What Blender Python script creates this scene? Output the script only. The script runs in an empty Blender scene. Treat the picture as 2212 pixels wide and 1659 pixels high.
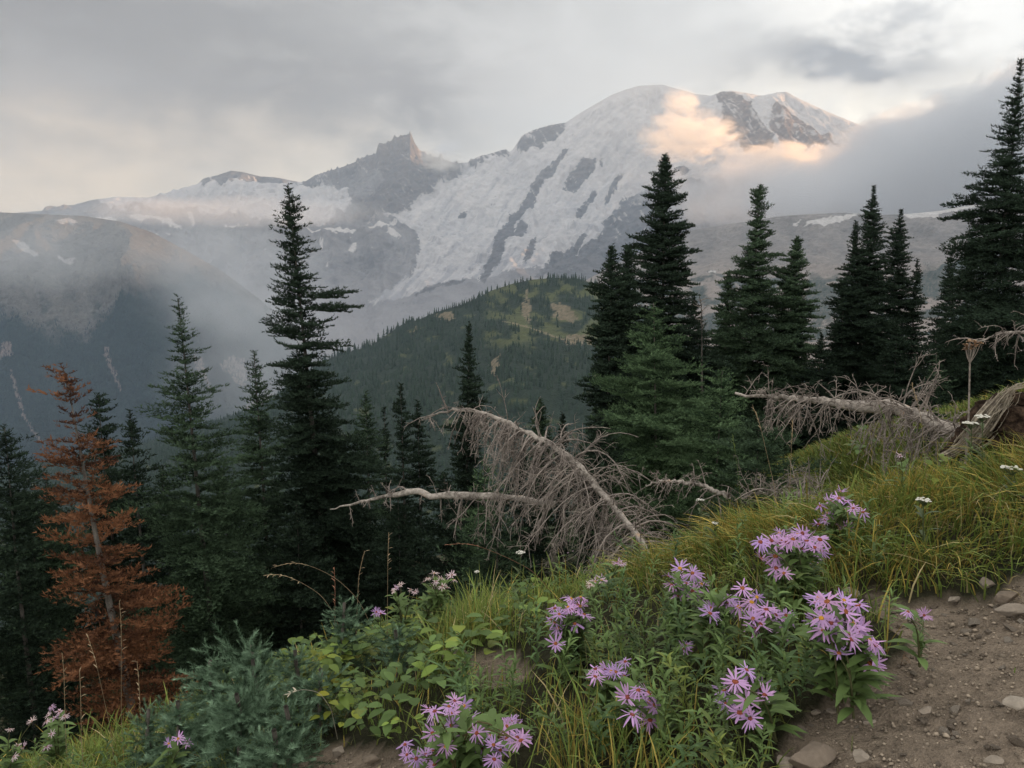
import bpy, math, random
import numpy as np
from mathutils import Vector, Matrix

# ------------------------------------------------------------------ camera, sky, sun, exposure
S = bpy.context.scene
COL = S.collection
PITCH = math.radians(8.9)
F = 1702.0                                  # focal length for a picture 2212 units wide
cam_d = bpy.data.cameras.new('camera'); cam = bpy.data.objects.new('camera', cam_d); COL.objects.link(cam)
cam_d.sensor_width = 36.0; cam_d.lens = 36.0 * F / 2212.0
cam_d.clip_start = 0.05; cam_d.clip_end = 80000.0
cam.location = (0, 0, 0); cam.rotation_euler = (math.radians(90) - PITCH, 0, 0)
S.camera = cam
S.view_settings.view_transform = 'Standard'; S.view_settings.look = 'None'
S.view_settings.exposure = 1.4; S.view_settings.gamma = 1.0
try: S.view_settings.use_curve_mapping = False
except Exception: pass
cy = S.cycles
cy.max_bounces = 6; cy.diffuse_bounces = 3; cy.glossy_bounces = 2; cy.transmission_bounces = 3
cy.volume_bounces = 4; cy.transparent_max_bounces = 12
cy.volume_step_rate = 1.0; cy.volume_max_steps = 256
cy.caustics_reflective = False; cy.caustics_refractive = False
cy.sample_clamp_indirect = 6.0

SUN_AZ, SUN_EL = math.radians(60), math.radians(12)

class V:
    """a node socket with arithmetic"""
    def __init__(s, nt, sock): s.nt, s.s = nt, sock
    def _m(s, op, *a, clamp=False):
        n = s.nt.nodes.new('ShaderNodeMath'); n.operation = op; n.use_clamp = clamp
        for i, x in enumerate((s,) + a):
            if isinstance(x, V): s.nt.links.new(x.s, n.inputs[i])
            else: n.inputs[i].default_value = float(x)
        return V(s.nt, n.outputs[0])
    def __add__(s, o): return s._m('ADD', o)
    __radd__ = __add__
    def __sub__(s, o): return s._m('SUBTRACT', o)
    def __rsub__(s, o): return (s * -1.0) + o
    def __mul__(s, o): return s._m('MULTIPLY', o)
    __rmul__ = __mul__
    def __truediv__(s, o): return s._m('DIVIDE', o)
    def clamp(s): return s._m('ADD', 0.0, clamp=True)
    def max(s, o): return s._m('MAXIMUM', o)
    def min(s, o): return s._m('MINIMUM', o)
    def pow(s, o): return s._m('POWER', o)
    def exp(s): return s._m('EXPONENT')
    def step(s, a, b):                       # smooth step from a to b
        n = s.nt.nodes.new('ShaderNodeMapRange'); n.interpolation_type = 'SMOOTHSTEP'
        s.nt.links.new(s.s, n.inputs['Value'])
        flip = a > b
        n.inputs['From Min'].default_value, n.inputs['From Max'].default_value = (b, a) if flip else (a, b)
        n.inputs['To Min'].default_value, n.inputs['To Max'].default_value = (1, 0) if flip else (0, 1)
        return V(s.nt, n.outputs['Result'])
def gauss(x, y, x0, y0, sx, sy):
    a = (x - x0) * (1.0 / sx); b = (y - y0) * (1.0 / sy)
    return ((a * a + b * b) * -1.0).exp()
def mixc(nt, f, a, b):
    n = nt.nodes.new('ShaderNodeMix'); n.data_type = 'RGBA'
    ins = [n.inputs[0], n.inputs[6], n.inputs[7]]
    for i, x in zip(ins, (f, a, b)):
        if isinstance(x, V): nt.links.new(x.s, i)
        elif isinstance(x, (int, float)): i.default_value = x
        else: i.default_value = (*x, 1)
    return V(nt, n.outputs[2])
def noise(nt, vec, scale, detail=4, rough=0.55, dist=0.0, mode=None):
    n = nt.nodes.new('ShaderNodeTexNoise')
    n.inputs['Scale'].default_value = scale; n.inputs['Detail'].default_value = detail
    n.inputs['Roughness'].default_value = rough; n.inputs['Distortion'].default_value = dist
    if vec is not None: nt.links.new(vec.s, n.inputs['Vector'])
    return V(nt, n.outputs['Fac'])
def mapping(nt, vec, scale=(1, 1, 1), loc=(0, 0, 0), rot=(0, 0, 0)):
    n = nt.nodes.new('ShaderNodeMapping')
    n.inputs['Scale'].default_value = scale; n.inputs['Location'].default_value = loc; n.inputs['Rotation'].default_value = rot
    nt.links.new(vec.s, n.inputs['Vector']); return V(nt, n.outputs[0])
def coord(nt, kind): 
    n = nt.nodes.new('ShaderNodeTexCoord'); return V(nt, n.outputs[kind])
def sep(nt, v):
    n = nt.nodes.new('ShaderNodeSeparateXYZ'); nt.links.new(v.s, n.inputs[0])
    return [V(nt, o) for o in n.outputs]

def make_world():
    w = bpy.data.worlds.new('World'); S.world = w; w.use_nodes = True
    nt = w.node_tree; nt.nodes.clear()
    out = nt.nodes.new('ShaderNodeOutputWorld'); bg = nt.nodes.new('ShaderNodeBackground')
    nt.links.new(bg.outputs[0], out.inputs[0])
    STR = 0.1
    bg.inputs[1].default_value = STR
    sky = nt.nodes.new('ShaderNodeTexSky'); sky.sky_type = 'NISHITA'; sky.sun_disc = False
    sky.sun_elevation = SUN_EL; sky.sun_rotation = SUN_AZ
    sky.altitude = 2000; sky.dust_density = 2.0
    d = coord(nt, 'Generated'); x, y, z = sep(nt, d)
    az = x._m('ARCTAN2', y) * (180 / math.pi)            # degrees right of straight ahead
    el = z._m('ARCSINE') * (180 / math.pi)
    n1 = noise(nt, mapping(nt, d, (2.2, 2.2, 5.0)), 1.6, 5, 0.5, 0.3)
    n2 = noise(nt, mapping(nt, d, (3.0, 3.0, 6.0), (4, 1, 7)), 3.5, 6, 0.55, 0.25)
    n3 = noise(nt, mapping(nt, d, (3.0, 3.0, 5.0), (1, 5, 2)), 9.0, 4, 0.5, 0.2)
    azw = az + (n1 - 0.5) * 16 + (n2 - 0.5) * 9
    elw = el + (n1 - 0.5) * 7 + (n2 - 0.5) * 6 + (n3 - 0.5) * 2.2
    k = .56 / STR
    def c(r, g, b): return (r * k, g * k, b * k)
    # overcast sheet: darker to the left, bright towards the veiled sun on the right
    base = mixc(nt, azw.step(-32, 20), c(.11, .11, .11), c(.62, .61, .58))
    base = mixc(nt, gauss(azw, elw, -17, 11.5, 13, 6) * 0.9 * n2.step(.25, .6), base, c(.045, .048, .053))
    # warm band low over the skyline
    warm = mixc(nt, az.step(-34, 6), c(.74, .585, .42), c(.92, .80, .64))
    base = mixc(nt, (elw.step(11.5, 2.0)) * 0.9, base, warm)
    # open bright sky in the upper right
    base = mixc(nt, gauss(azw, elw, 30, 15, 11, 6) * 0.9, base, c(1.22, 1.16, 1.05))
    base = mixc(nt, gauss(azw, elw, 23, 10.5, 9, 2.6) * 0.9, base, c(1.42, 1.27, 1.02))
    # grey cloud streaks
    base = mixc(nt, (gauss(azw, elw, 22.5, 12.6, 8.0, 2.3) * 1.2).min(1.0), base, c(.22, .22, .225))
    base = mixc(nt, gauss(azw, elw, 33.0, 18.0, 4.0, 2.5) * 0.6, base, c(.5, .5, .5))
    base = mixc(nt, gauss(azw, elw, -6.5, 11.2, 4.6, 4.0) * 0.9 * n2.step(.3, .55), base, c(.12, .12, .125))
    base = mixc(nt, gauss(azw, elw, -3.5, 7.6, 1.4, 1.2) * 0.9, base, c(.40, .39, .39))
    base = mixc(nt, (n2 - 0.35).step(0, .5) * 0.10, base, c(.95, .93, .9))
    base = mixc(nt, gauss(az, el, 27, 14, 14, 6) * (n2 * .6 + n3 * .4).step(.52, .38) * .55, base, c(.52, .51, .50))
    # sky overhead and behind the viewer
    high = el.step(20, 55)
    base = mixc(nt, high, base, c(1.28, 1.24, 1.17))
    back = y.step(0.35, -0.4)
    base = mixc(nt, back, base, c(1.06, 1.04, 1.0))
    # lower hemisphere: dim ground glow
    base = mixc(nt, el.step(-1.0, -14), base, c(.30, .31, .33))
    # thin breaks in the sheet let a little of the clear sky through
    fin = mixc(nt, 0.06, base, V(nt, sky.outputs[0]))
    nt.links.new(fin.s, bg.inputs[0])
make_world()

sun_d = bpy.data.lights.new('sun', 'SUN'); sun = bpy.data.objects.new('sun', sun_d); COL.objects.link(sun)
sun_d.energy = 5.0; sun_d.angle = math.radians(0.53); sun_d.color = (1.0, .52, .21)
sd = Vector((math.sin(SUN_AZ) * math.cos(SUN_EL), math.cos(SUN_AZ) * math.cos(SUN_EL), math.sin(SUN_EL)))
sun.rotation_euler = sd.to_track_quat('Z', 'Y').to_euler()

# ------------------------------------------------------------------ helpers
rng = np.random.default_rng(7)
CT, ST = math.cos(PITCH), math.sin(PITCH)
def P(X, Y, d):
    """the point d metres ahead that lies in the direction X, Y of a 2212 x 1659 picture"""
    X = np.asarray(X, float); Y = np.asarray(Y, float); d = np.asarray(d, float)
    a = (X - 1106) / F; b = (829.5 - Y) / F
    ry = CT + b * ST; rz = b * CT - ST
    return np.stack(np.broadcast_arrays(a / ry * d, d, rz / ry * d), -1)
def proj(p):
    p = np.asarray(p, float)
    f = p[..., 1] * CT - p[..., 2] * ST; u = p[..., 1] * ST + p[..., 2] * CT
    return 1106 + F * p[..., 0] / f, 829.5 - F * u / f

_perm = np.random.default_rng(3).permutation(512).astype(np.int64); _perm = np.concatenate([_perm, _perm, _perm])
_g = np.random.default_rng(4).uniform(0, 2 * np.pi, 512); _gx, _gy = np.cos(_g), np.sin(_g)
def perlin(x, y):
    x = np.asarray(x, float); y = np.asarray(y, float)
    xi = np.floor(x).astype(np.int64); yi = np.floor(y).astype(np.int64)
    xf = x - xi; yf = y - yi
    u = xf ** 3 * (xf * (xf * 6 - 15) + 10); v = yf ** 3 * (yf * (yf * 6 - 15) + 10)
    def g(i, j, dx, dy):
        h = _perm[_perm[i & 511] + (j & 511)] & 511
        return _gx[h] * dx + _gy[h] * dy
    a = g(xi, yi, xf, yf); b = g(xi + 1, yi, xf - 1, yf); c = g(xi, yi + 1, xf, yf - 1); d = g(xi + 1, yi + 1, xf - 1, yf - 1)
    return (a + u * (b - a) + v * ((c + u * (d - c)) - (a + u * (b - a)))) * 1.5
def fbm(x, y, o=5, gain=.5):
    s = 0; a = 1; t = 0
    for k in range(o):
        s = s + a * perlin(x * 2 ** k + 17.3 * k, y * 2 ** k + 9.1 * k); t += a; a *= gain
    return s / t
def ridged(x, y, o=5, gain=.5):
    s = 0; a = 1; t = 0
    for k in range(o):
        n = 1 - np.abs(perlin(x * 2 ** k + 31.7 * k, y * 2 ** k + 5.3 * k)) * 1.6
        s = s + a * n; t += a; a *= gain
    return s / t
def inpoly(x, y, poly):
    r = np.zeros(x.shape, bool); n = len(poly)
    for i in range(n):
        x0, y0 = poly[i]; x1, y1 = poly[(i + 1) % n]
        if y0 == y1: continue
        c = ((y0 > y) != (y1 > y)) & (x < (x1 - x0) * (y - y0) / (y1 - y0) + x0)
        r ^= c
    return r
def sstep(a, b, x):
    t = np.clip((x - a) / (b - a), 0, 1); return t * t * (3 - 2 * t)

def mesh_obj(name, verts, faces, mat, parent=None, smooth=False, attrs=None):
    """ONE mesh object from numpy arrays; faces is an (n,3) or (n,4) array or a list of such arrays"""
    me = bpy.data.meshes.new(name)
    verts = np.ascontiguousarray(verts, np.float32)
    if not isinstance(faces, list): faces = [faces]
    faces = [np.ascontiguousarray(f, np.int32) for f in faces if len(f)]
    me.vertices.add(len(verts)); me.vertices.foreach_set('co', verts.ravel())
    lv = np.concatenate([f.ravel() for f in faces]); cnt = np.concatenate([np.full(len(f), f.shape[1], np.int32) for f in faces])
    me.loops.add(len(lv)); me.loops.foreach_set('vertex_index', lv)
    me.polygons.add(len(cnt)); st = np.concatenate([[0], np.cumsum(cnt)[:-1]]).astype(np.int32)
    me.polygons.foreach_set('loop_start', st); me.polygons.foreach_set('loop_total', cnt)
    if smooth: me.polygons.foreach_set('use_smooth', np.ones(len(cnt), bool))
    for k, v in (attrs or {}).items():
        v = np.asarray(v, np.float32)
        if v.ndim == 1:
            at = me.attributes.new(k, 'FLOAT', 'POINT'); at.data.foreach_set('value', v)
        else:
            at = me.attributes.new(k, 'FLOAT_COLOR', 'POINT')
            at.data.foreach_set('color', np.concatenate([v, np.ones((len(v), 1), np.float32)], 1).ravel().astype(np.float32))
    me.update(calc_edges=True)
    if mat: me.materials.append(mat)
    o = bpy.data.objects.new(name, me); COL.objects.link(o)
    if parent: o.parent = parent
    return o
def tag(o, label=None, cat=None, group=None, kind=None):
    if label: o['label'] = label
    if cat: o['category'] = cat
    if group: o['group'] = group
    if kind: o['kind'] = kind
    return o
def empty(name, loc):
    o = bpy.data.objects.new(name, None); COL.objects.link(o); o.location = loc; return o
def grid_faces(nr, nc):
    i = np.arange(nr * nc).reshape(nr, nc)
    return np.stack([i[:-1, :-1], i[:-1, 1:], i[1:, 1:], i[1:, :-1]], -1).reshape(-1, 4)

def material(name, color=(.5, .5, .5), rough=.9, spec=.2):
    m = bpy.data.materials.new(name); m.use_nodes = True
    nt = m.node_tree; b = nt.nodes['Principled BSDF']
    b.inputs['Base Color'].default_value = (*color, 1); b.inputs['Roughness'].default_value = rough
    b.inputs['Specular IOR Level'].default_value = spec
    return m, nt, b
def attr(nt, name, out='Color'):
    n = nt.nodes.new('ShaderNodeAttribute'); n.attribute_name = name; return V(nt, n.outputs[out])
def bump(nt, b, h, dist, strength=1.0):
    n = nt.nodes.new('ShaderNodeBump'); n.inputs['Strength'].default_value = strength; n.inputs['Distance'].default_value = dist
    nt.links.new(h.s, n.inputs['Height']); nt.links.new(n.outputs[0], b.inputs['Normal'])
def scale_col(nt, c, f):
    n = nt.nodes.new('ShaderNodeVectorMath'); n.operation = 'SCALE'
    nt.links.new(c.s, n.inputs[0])
    if isinstance(f, V): nt.links.new(f.s, n.inputs['Scale'])
    else: n.inputs['Scale'].default_value = f
    return V(nt, n.outputs[0])

HAZE, CLOUDS = True, True
# ------------------------------------------------------------------ far terrain
def terrain(name, curves, x0, x1, nc, nrs, mat, relief, colour, back=(800, -600), crest_jag=0):
    """ground sheet through traced contour curves (top first), each (depth, [(X, Y), ...]); colour gives each vertex its own rock, snow or forest"""
    X = np.linspace(x0, x1, nc)
    Ys, Ds = [], []
    for d, pts in curves:
        px = np.array(pts, float)
        Ys.append(np.interp(X, px[:, 0], px[:, 1]))
        Ds.append(np.full(nc, float(d)) if np.isscalar(d) else np.interp(X, [q[0] for q in d], [q[1] for q in d]))
    if crest_jag: Ys[0] = Ys[0] - (crest_jag + (24 * sstep(230, 120, np.abs(X - 850)) * (crest_jag == 2.2))) * np.maximum(0, fbm(X / 11.0, X * 0 + x0, 5)) + crest_jag * .3
    RY, RD = [], []
    for i in range(len(curves) - 1):
        t = np.linspace(0, 1, nrs[i], endpoint=(i == len(curves) - 2))[:, None]
        RY.append(Ys[i] * (1 - t) + Ys[i + 1] * t); RD.append(Ds[i] * (1 - t) + Ds[i + 1] * t)
    RY = np.concatenate(RY); RD = np.concatenate(RD); RX = np.broadcast_to(X, RY.shape)
    p = P(RX, RY, RD)
    v = np.linspace(0, 1, len(RY))[:, None] * np.ones(nc)
    p = p + relief(RX, RY, v, p)[..., None] * np.array([0, -.75, .65])
    c = colour(RX, RY, v, p)
    bk = np.stack([p[0] + np.array([0, back[0] * t, back[1] * t]) for t in (1, .5)])
    p = np.concatenate([bk, p]); c = np.concatenate([np.stack([c[0], c[0]]), c])
    nr = len(p)
    o = mesh_obj(name, p.reshape(-1, 3), grid_faces(nr, nc)[:, ::-1], mat, smooth=True, attrs={'albedo': c.reshape(-1, 3)})
    o['kind'] = 'structure'
    return o
def lerpc(a, b, f): return np.asarray(a) * (1 - f[..., None]) + np.asarray(b) * f[..., None]

def terrain_mat(name, scale, fine, rough=.95, amt=.5, b=6.0, stretch=(1, 1, 1)):
    m, nt, bs = material(name, rough=rough, spec=.1)
    o = mapping(nt, coord(nt, 'Object'), stretch)
    n = noise(nt, o, scale, 6, .65); n2 = noise(nt, o, fine, 4, .6)
    f = (n - .5) * (amt * 1.6) + (n2 - .5) * amt + 1.0
    nt.links.new(scale_col(nt, attr(nt, 'albedo'), f).s, bs.inputs['Base Color'])
    bump(nt, bs, n * 2.0 + n2, b)
    return m
SNOW, ICE, ROCK, ROCKW = (.50, .475, .462), (.35, .338, .345), (.105, .098, .10), (.145, .098, .072)

# -- the big glaciated mountain
sky_pts = [(-700, 520), (-300, 470), (0, 462), (120, 452), (200, 431), (255, 424), (320, 426), (380, 411), (428, 396), (440, 384), (470, 378), (498, 368), (525, 371), (560, 380), (600, 383), (628, 389),
           (655, 394), (680, 378), (700, 372), (740, 360), (765, 350), (790, 337), (812, 331), (818, 313), (838, 307), (858, 296), (874, 290), (890, 293), (896, 308), (905, 322),
           (925, 334), (950, 341), (985, 352), (1010, 350), (1035, 337), (1060, 331), (1092, 321), (1100, 328), (1108, 322), (1128, 292), (1150, 281), (1185, 270), (1222, 264), (1262, 238), (1320, 205), (1350, 193), (1382, 184),
           (1430, 182), (1470, 193), (1500, 202), (1535, 206), (1560, 197), (1580, 195), (1612, 200), (1645, 206), (1675, 200), (1698, 197), (1725, 212), (1760, 228), (1800, 246), (1860, 270), (1960, 320), (2100, 390), (2300, 430), (2900, 480)]
def cv(*p): return list(p)
m_curves = [
    ([(-700, 11200), (1430, 11200), (1550, 10800), (1900, 12000), (2500, 12100)], sky_pts),
    ([(-700, 9500), (600, 9300), (1100, 9800), (1500, 9900), (1660, 9900), (1900, 10900), (2900, 10700)], cv((-700, 560), (0, 490), (300, 452), (600, 440), (900, 430), (1100, 420), (1300, 385), (1500, 330), (1700, 300), (1900, 350), (2300, 460), (2900, 520))),
    ([(-700, 7600), (600, 7600), (1400, 8000), (2900, 7600)], cv((-700, 610), (0, 540), (400, 530), (800, 510), (1100, 500), (1300, 470), (1500, 450), (1800, 440), (2300, 510), (2900, 560))),
    ([(-700, 6300), (900, 6200), (1500, 6600), (2900, 6500)], cv((-700, 700), (0, 640), (500, 640), (800, 625), (1000, 590), (1200, 580), (1400, 570), (1900, 560), (2900, 640))),
    (5000, cv((-700, 860), (0, 800), (500, 790), (750, 770), (1000, 740), (1300, 700), (1900, 700), (2900, 720))),
]
def m_relief(X, Y, v, p):
    x, y = p[..., 0], p[..., 1]
    w = sstep(0.0, .06, v) * (1 - .7 * sstep(.7, 1, v))
    wx = x + 260 * fbm(x / 900, y / 900, 3); 
    r = ridged(wx / 520 + y / 3000, y / 1500, 5, .52) - .62
    r2 = ridged(wx / 1500, y / 2600, 4) - .6
    return (r * 190 + r2 * 230 + 40 * fbm(x / 90, y / 90, 4)) * w
rocks = [  # rock outcrops standing out of the snow and ice
    [(640, 395), (700, 372), (765, 350), (812, 330), (820, 310), (874, 288), (896, 300), (915, 330), (960, 345), (1000, 352), (985, 385), (940, 395), (935, 415), (895, 432), (880, 455), (800, 470), (745, 472), (770, 440), (800, 425), (830, 400), (820, 370), (780, 360), (720, 385), (665, 400)],
    [(428, 396), (440, 384), (498, 366), (560, 380), (625, 388), (600, 400), (560, 398), (500, 388), (450, 396)],
    [(1000, 352), (1035, 336), (1060, 330), (1092, 320), (1105, 330), (1070, 338), (1035, 345), (1020, 358)],
    [(1102, 330), (1128, 291), (1150, 280), (1185, 269), (1222, 264), (1218, 285), (1180, 300), (1160, 312), (1130, 330), (1125, 318)],
    [(1540, 208), (1560, 197), (1585, 205), (1610, 225), (1630, 252), (1650, 280), (1672, 318), (1640, 335), (1600, 318), (1560, 300), (1555, 265), (1560, 235)],
    [(1665, 235), (1690, 228), (1720, 245), (1745, 275), (1785, 292), (1815, 315), (1700, 330), (1670, 300), (1655, 270)],
    [(1355, 410), (1400, 425), (1430, 445), (1480, 470), (1480, 560), (1380, 640), (1200, 610), (1165, 580), (1230, 545), (1290, 495), (1330, 440)],
    [(1068, 430), (1085, 405), (1050, 450)], [(1215, 330), (1230, 322), (1200, 375), (1170, 400), (1150, 440), (1115, 480), (1095, 530), (1068, 545), (1075, 500), (1110, 455), (1140, 420), (1160, 385), (1185, 365)],
    [(1260, 350), (1290, 345), (1280, 370), (1240, 410), (1215, 405), (1235, 375)], [(1295, 340), (1302, 338), (1302, 358), (1294, 358)],
    [(1060, 545), (1075, 500), (1095, 490), (1090, 540), (1075, 580), (1055, 580)], [(1230, 520), (1260, 490), (1270, 495), (1225, 560), (1195, 580), (1185, 560)],
    [(1035, 600), (1048, 570), (1072, 545), (1060, 590), (1045, 612)], [(1095, 520), (1125, 480), (1140, 490), (1112, 530)], [(1325, 385), (1350, 370), (1320, 420), (1300, 440)], [(1245, 445), (1285, 400), (1290, 410), (1255, 455)], [(1150, 600), (1190, 560), (1200, 566), (1165, 606)], [(880, 640), (960, 612), (1000, 600), (1002, 606), (930, 632)], [(985, 470), (1010, 455), (1005, 470)], [(1140, 540), (1160, 500), (1150, 560), (1130, 575)], [(1445, 365), (1470, 360), (1500, 375), (1470, 385)], [(1500, 400), (1560, 390), (1600, 420), (1560, 440), (1520, 430)]]
snows = [[(120, 480), (150, 474), (170, 480), (140, 487)], [(28, 520), (45, 522), (78, 540), (70, 546), (40, 535)], [(1345, 440), (1370, 438), (1350, 470), (1340, 465)], [(1290, 485), (1320, 480), (1330, 492), (1300, 496)],
         [(1320, 470), (1340, 462), (1345, 470)], [(1395, 500), (1405, 495), (1400, 520)], [(1275, 515), (1290, 505), (1282, 525)], [(745, 540), (770, 515), (765, 540)], [(690, 530), (698, 520), (700, 545)], [(700, 570), (712, 560), (706, 580)],
         [(795, 490), (860, 480), (840, 500), (800, 508)], [(660, 498), (700, 490), (770, 500), (740, 512), (690, 508)], [(830, 515), (850, 505), (870, 520)], [(480, 490), (560, 480), (560, 492), (500, 497)], [(180, 465), (300, 462), (340, 470), (400, 495), (330, 480), (240, 475)],
         [(250, 505), (300, 500), (380, 503), (300, 510)], [(600, 470), (640, 480), (620, 490), (590, 482)], [(400, 470), (420, 468), (415, 485)]]
g_left = [(640, 395), (985, 385), (1060, 545), (1010, 600), (950, 600), (870, 640), (790, 665), (800, 650), (850, 610), (890, 590), (905, 540), (900, 500), (830, 470), (745, 472)]
glacier = [(745, 480), (830, 470), (900, 500), (905, 540), (890, 590), (850, 612), (815, 640), (780, 668), (840, 648), (900, 632), (960, 612), (1010, 600), (1040, 606), (1110, 590), (1190, 575), (1250, 545), (1300, 490), (1355, 412), (1470, 400), (1900, 380), (1900, 150), (1300, 150), (1000, 330), (880, 440)]
white_left = [(200, 430), (430, 396), (640, 395), (745, 400), (760, 455), (700, 480), (560, 470), (400, 455), (250, 448)]
_jit = [(a, b) for a, b in np.random.default_rng(8).normal(0, 1, (10, 2))]
def soft(X, Y, polys, rad):
    """how far inside hand traced outlines a place lies, 0..1, blurred over rad"""
    w = np.zeros(X.shape)
    for a, b in _jit:
        r = np.zeros(X.shape, bool)
        for q in polys: r |= inpoly(X + a * rad, Y + b * rad * .8, q)
        w += r
    return w / len(_jit)
def m_colour(X, Y, v, p):
    wx = X + 9 * fbm(X / 22, Y / 22, 4); wy = Y + 7 * fbm(X / 25 + 50, Y / 18, 4)
    n = fbm(X / 60, Y / 40, 5); hi = fbm(X / 6, Y / 4, 4); mid = fbm(X / 16 + 2, Y / 11, 5)
    al, ac = (-.72 * X + .69 * Y), (.69 * X + .72 * Y)                 # along and across the ice flow
    strat = fbm((X * .25 + Y) / 5, (X - Y * .3) / 60, 4)
    c = lerpc((.125, .118, .12), (.215, .205, .205), np.clip(.5 + .9 * n + .45 * hi + .35 * strat, 0, 1))
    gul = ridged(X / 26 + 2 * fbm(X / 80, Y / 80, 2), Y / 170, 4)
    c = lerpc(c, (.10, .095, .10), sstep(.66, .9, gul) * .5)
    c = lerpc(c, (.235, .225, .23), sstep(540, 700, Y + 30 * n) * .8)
    ice = soft(wx, wy, [glacier, white_left], 5)
    icy = ice + .55 * mid + .22 * hi > .52
    crev = ridged(al / 6.5 + 1.6 * fbm(X / 40, Y / 40, 3), ac / 60, 3, .6); flow = fbm(ac / 9, al / 130, 4)
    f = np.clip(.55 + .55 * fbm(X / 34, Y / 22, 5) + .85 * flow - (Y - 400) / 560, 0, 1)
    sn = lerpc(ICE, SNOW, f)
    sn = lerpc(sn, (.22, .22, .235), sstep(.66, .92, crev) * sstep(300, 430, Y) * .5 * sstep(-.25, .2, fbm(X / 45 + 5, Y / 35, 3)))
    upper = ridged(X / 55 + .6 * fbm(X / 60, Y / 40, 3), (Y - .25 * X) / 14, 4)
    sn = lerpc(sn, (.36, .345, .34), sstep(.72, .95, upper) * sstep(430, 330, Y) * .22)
    dirt = sstep(.10, .42, fbm(ac / 11 + 7, al / 110, 5) + .12 * hi + (Y - 520) / 520)
    sn = lerpc(sn, (.25, .245, .26), dirt * .85)
    c = np.where(icy[..., None], sn, c)
    w2x, w2y = X + .5 * (wx - X) + 2 * hi, Y + .5 * (wy - Y) + 2 * mid
    rk = np.maximum(soft(wx, wy, [q for q in rocks[:7]], 4.5), soft(w2x, w2y, rocks[7:], 1.5) * 1.1) + .5 * mid + .55 * fbm((X + .95 * Y) / 22, (X - Y) / 4.5, 3) + .3 * hi > .5
    warm = sstep(1450, 1700, X)
    rc = lerpc(ROCK, ROCKW, warm) * (.92 + .3 * hi[..., None] + .7 * strat[..., None])
    dust = fbm((X + .9 * Y) / 34, (X - 1.1 * Y) / 7, 4) + .45 * fbm(X / 40, Y / 40, 3) + .2 * strat
    rc = lerpc(rc, np.array(SNOW) * .9, sstep(.16, .30, dust - .12 * (1 - warm) - .25 * sstep(440, 520, Y)) * .8)
    c = np.where(rk[..., None], np.clip(rc, .03, 1), c)
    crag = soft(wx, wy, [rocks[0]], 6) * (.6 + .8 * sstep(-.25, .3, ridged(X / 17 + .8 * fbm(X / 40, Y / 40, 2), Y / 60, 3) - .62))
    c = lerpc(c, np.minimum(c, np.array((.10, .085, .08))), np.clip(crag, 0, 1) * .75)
    sp = soft(wx, wy, snows, 2) + .5 * hi > .5
    sp |= (fbm(X / 15 + 40, Y / 5 + 3, 4) > .58) & (Y < 620) & (X < 1500)
    c = np.where((sp & ~rk)[..., None], np.array(SNOW) * .92, c)
    return c
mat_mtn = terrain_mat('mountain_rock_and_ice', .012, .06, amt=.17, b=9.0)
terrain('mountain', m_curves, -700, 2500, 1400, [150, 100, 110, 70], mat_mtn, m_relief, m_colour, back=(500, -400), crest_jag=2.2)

# -- forested ridge across the valley on the left
r_curves = [
    ([(-700, 4300), (300, 4600), (600, 4900)], cv((-700, 470), (-300, 455), (0, 458), (90, 462), (180, 466), (260, 478), (330, 502), (400, 540), (480, 585), (560, 645), (620, 700), (700, 760), (800, 830), (860, 880))),
    ([(-700, 3700), (300, 4000), (600, 4700)], cv((-700, 590), (-200, 570), (0, 575), (150, 572), (260, 578), (330, 590), (400, 610), (480, 650), (560, 715), (700, 800), (860, 920))),
    ([(-700, 3200), (660, 3900)], cv((-700, 720), (0, 690), (150, 725), (250, 740), (330, 690), (420, 640), (480, 690), (560, 790), (860, 1000))),
    ([(-700, 2300), (660, 2600)], cv((-700, 1250), (0, 1200), (300, 1180), (860, 1150))),
]
def r_relief(X, Y, v, p):
    x, y = p[..., 0], p[..., 1]; w = sstep(0, .08, v)
    wx = x + 120 * fbm(x / 400, y / 400, 3)
    return ((ridged(wx / 420, y / 1500, 5) - .6) * 170 * w + 18 * fbm(x / 40, y / 40, 4) * w)
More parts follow.
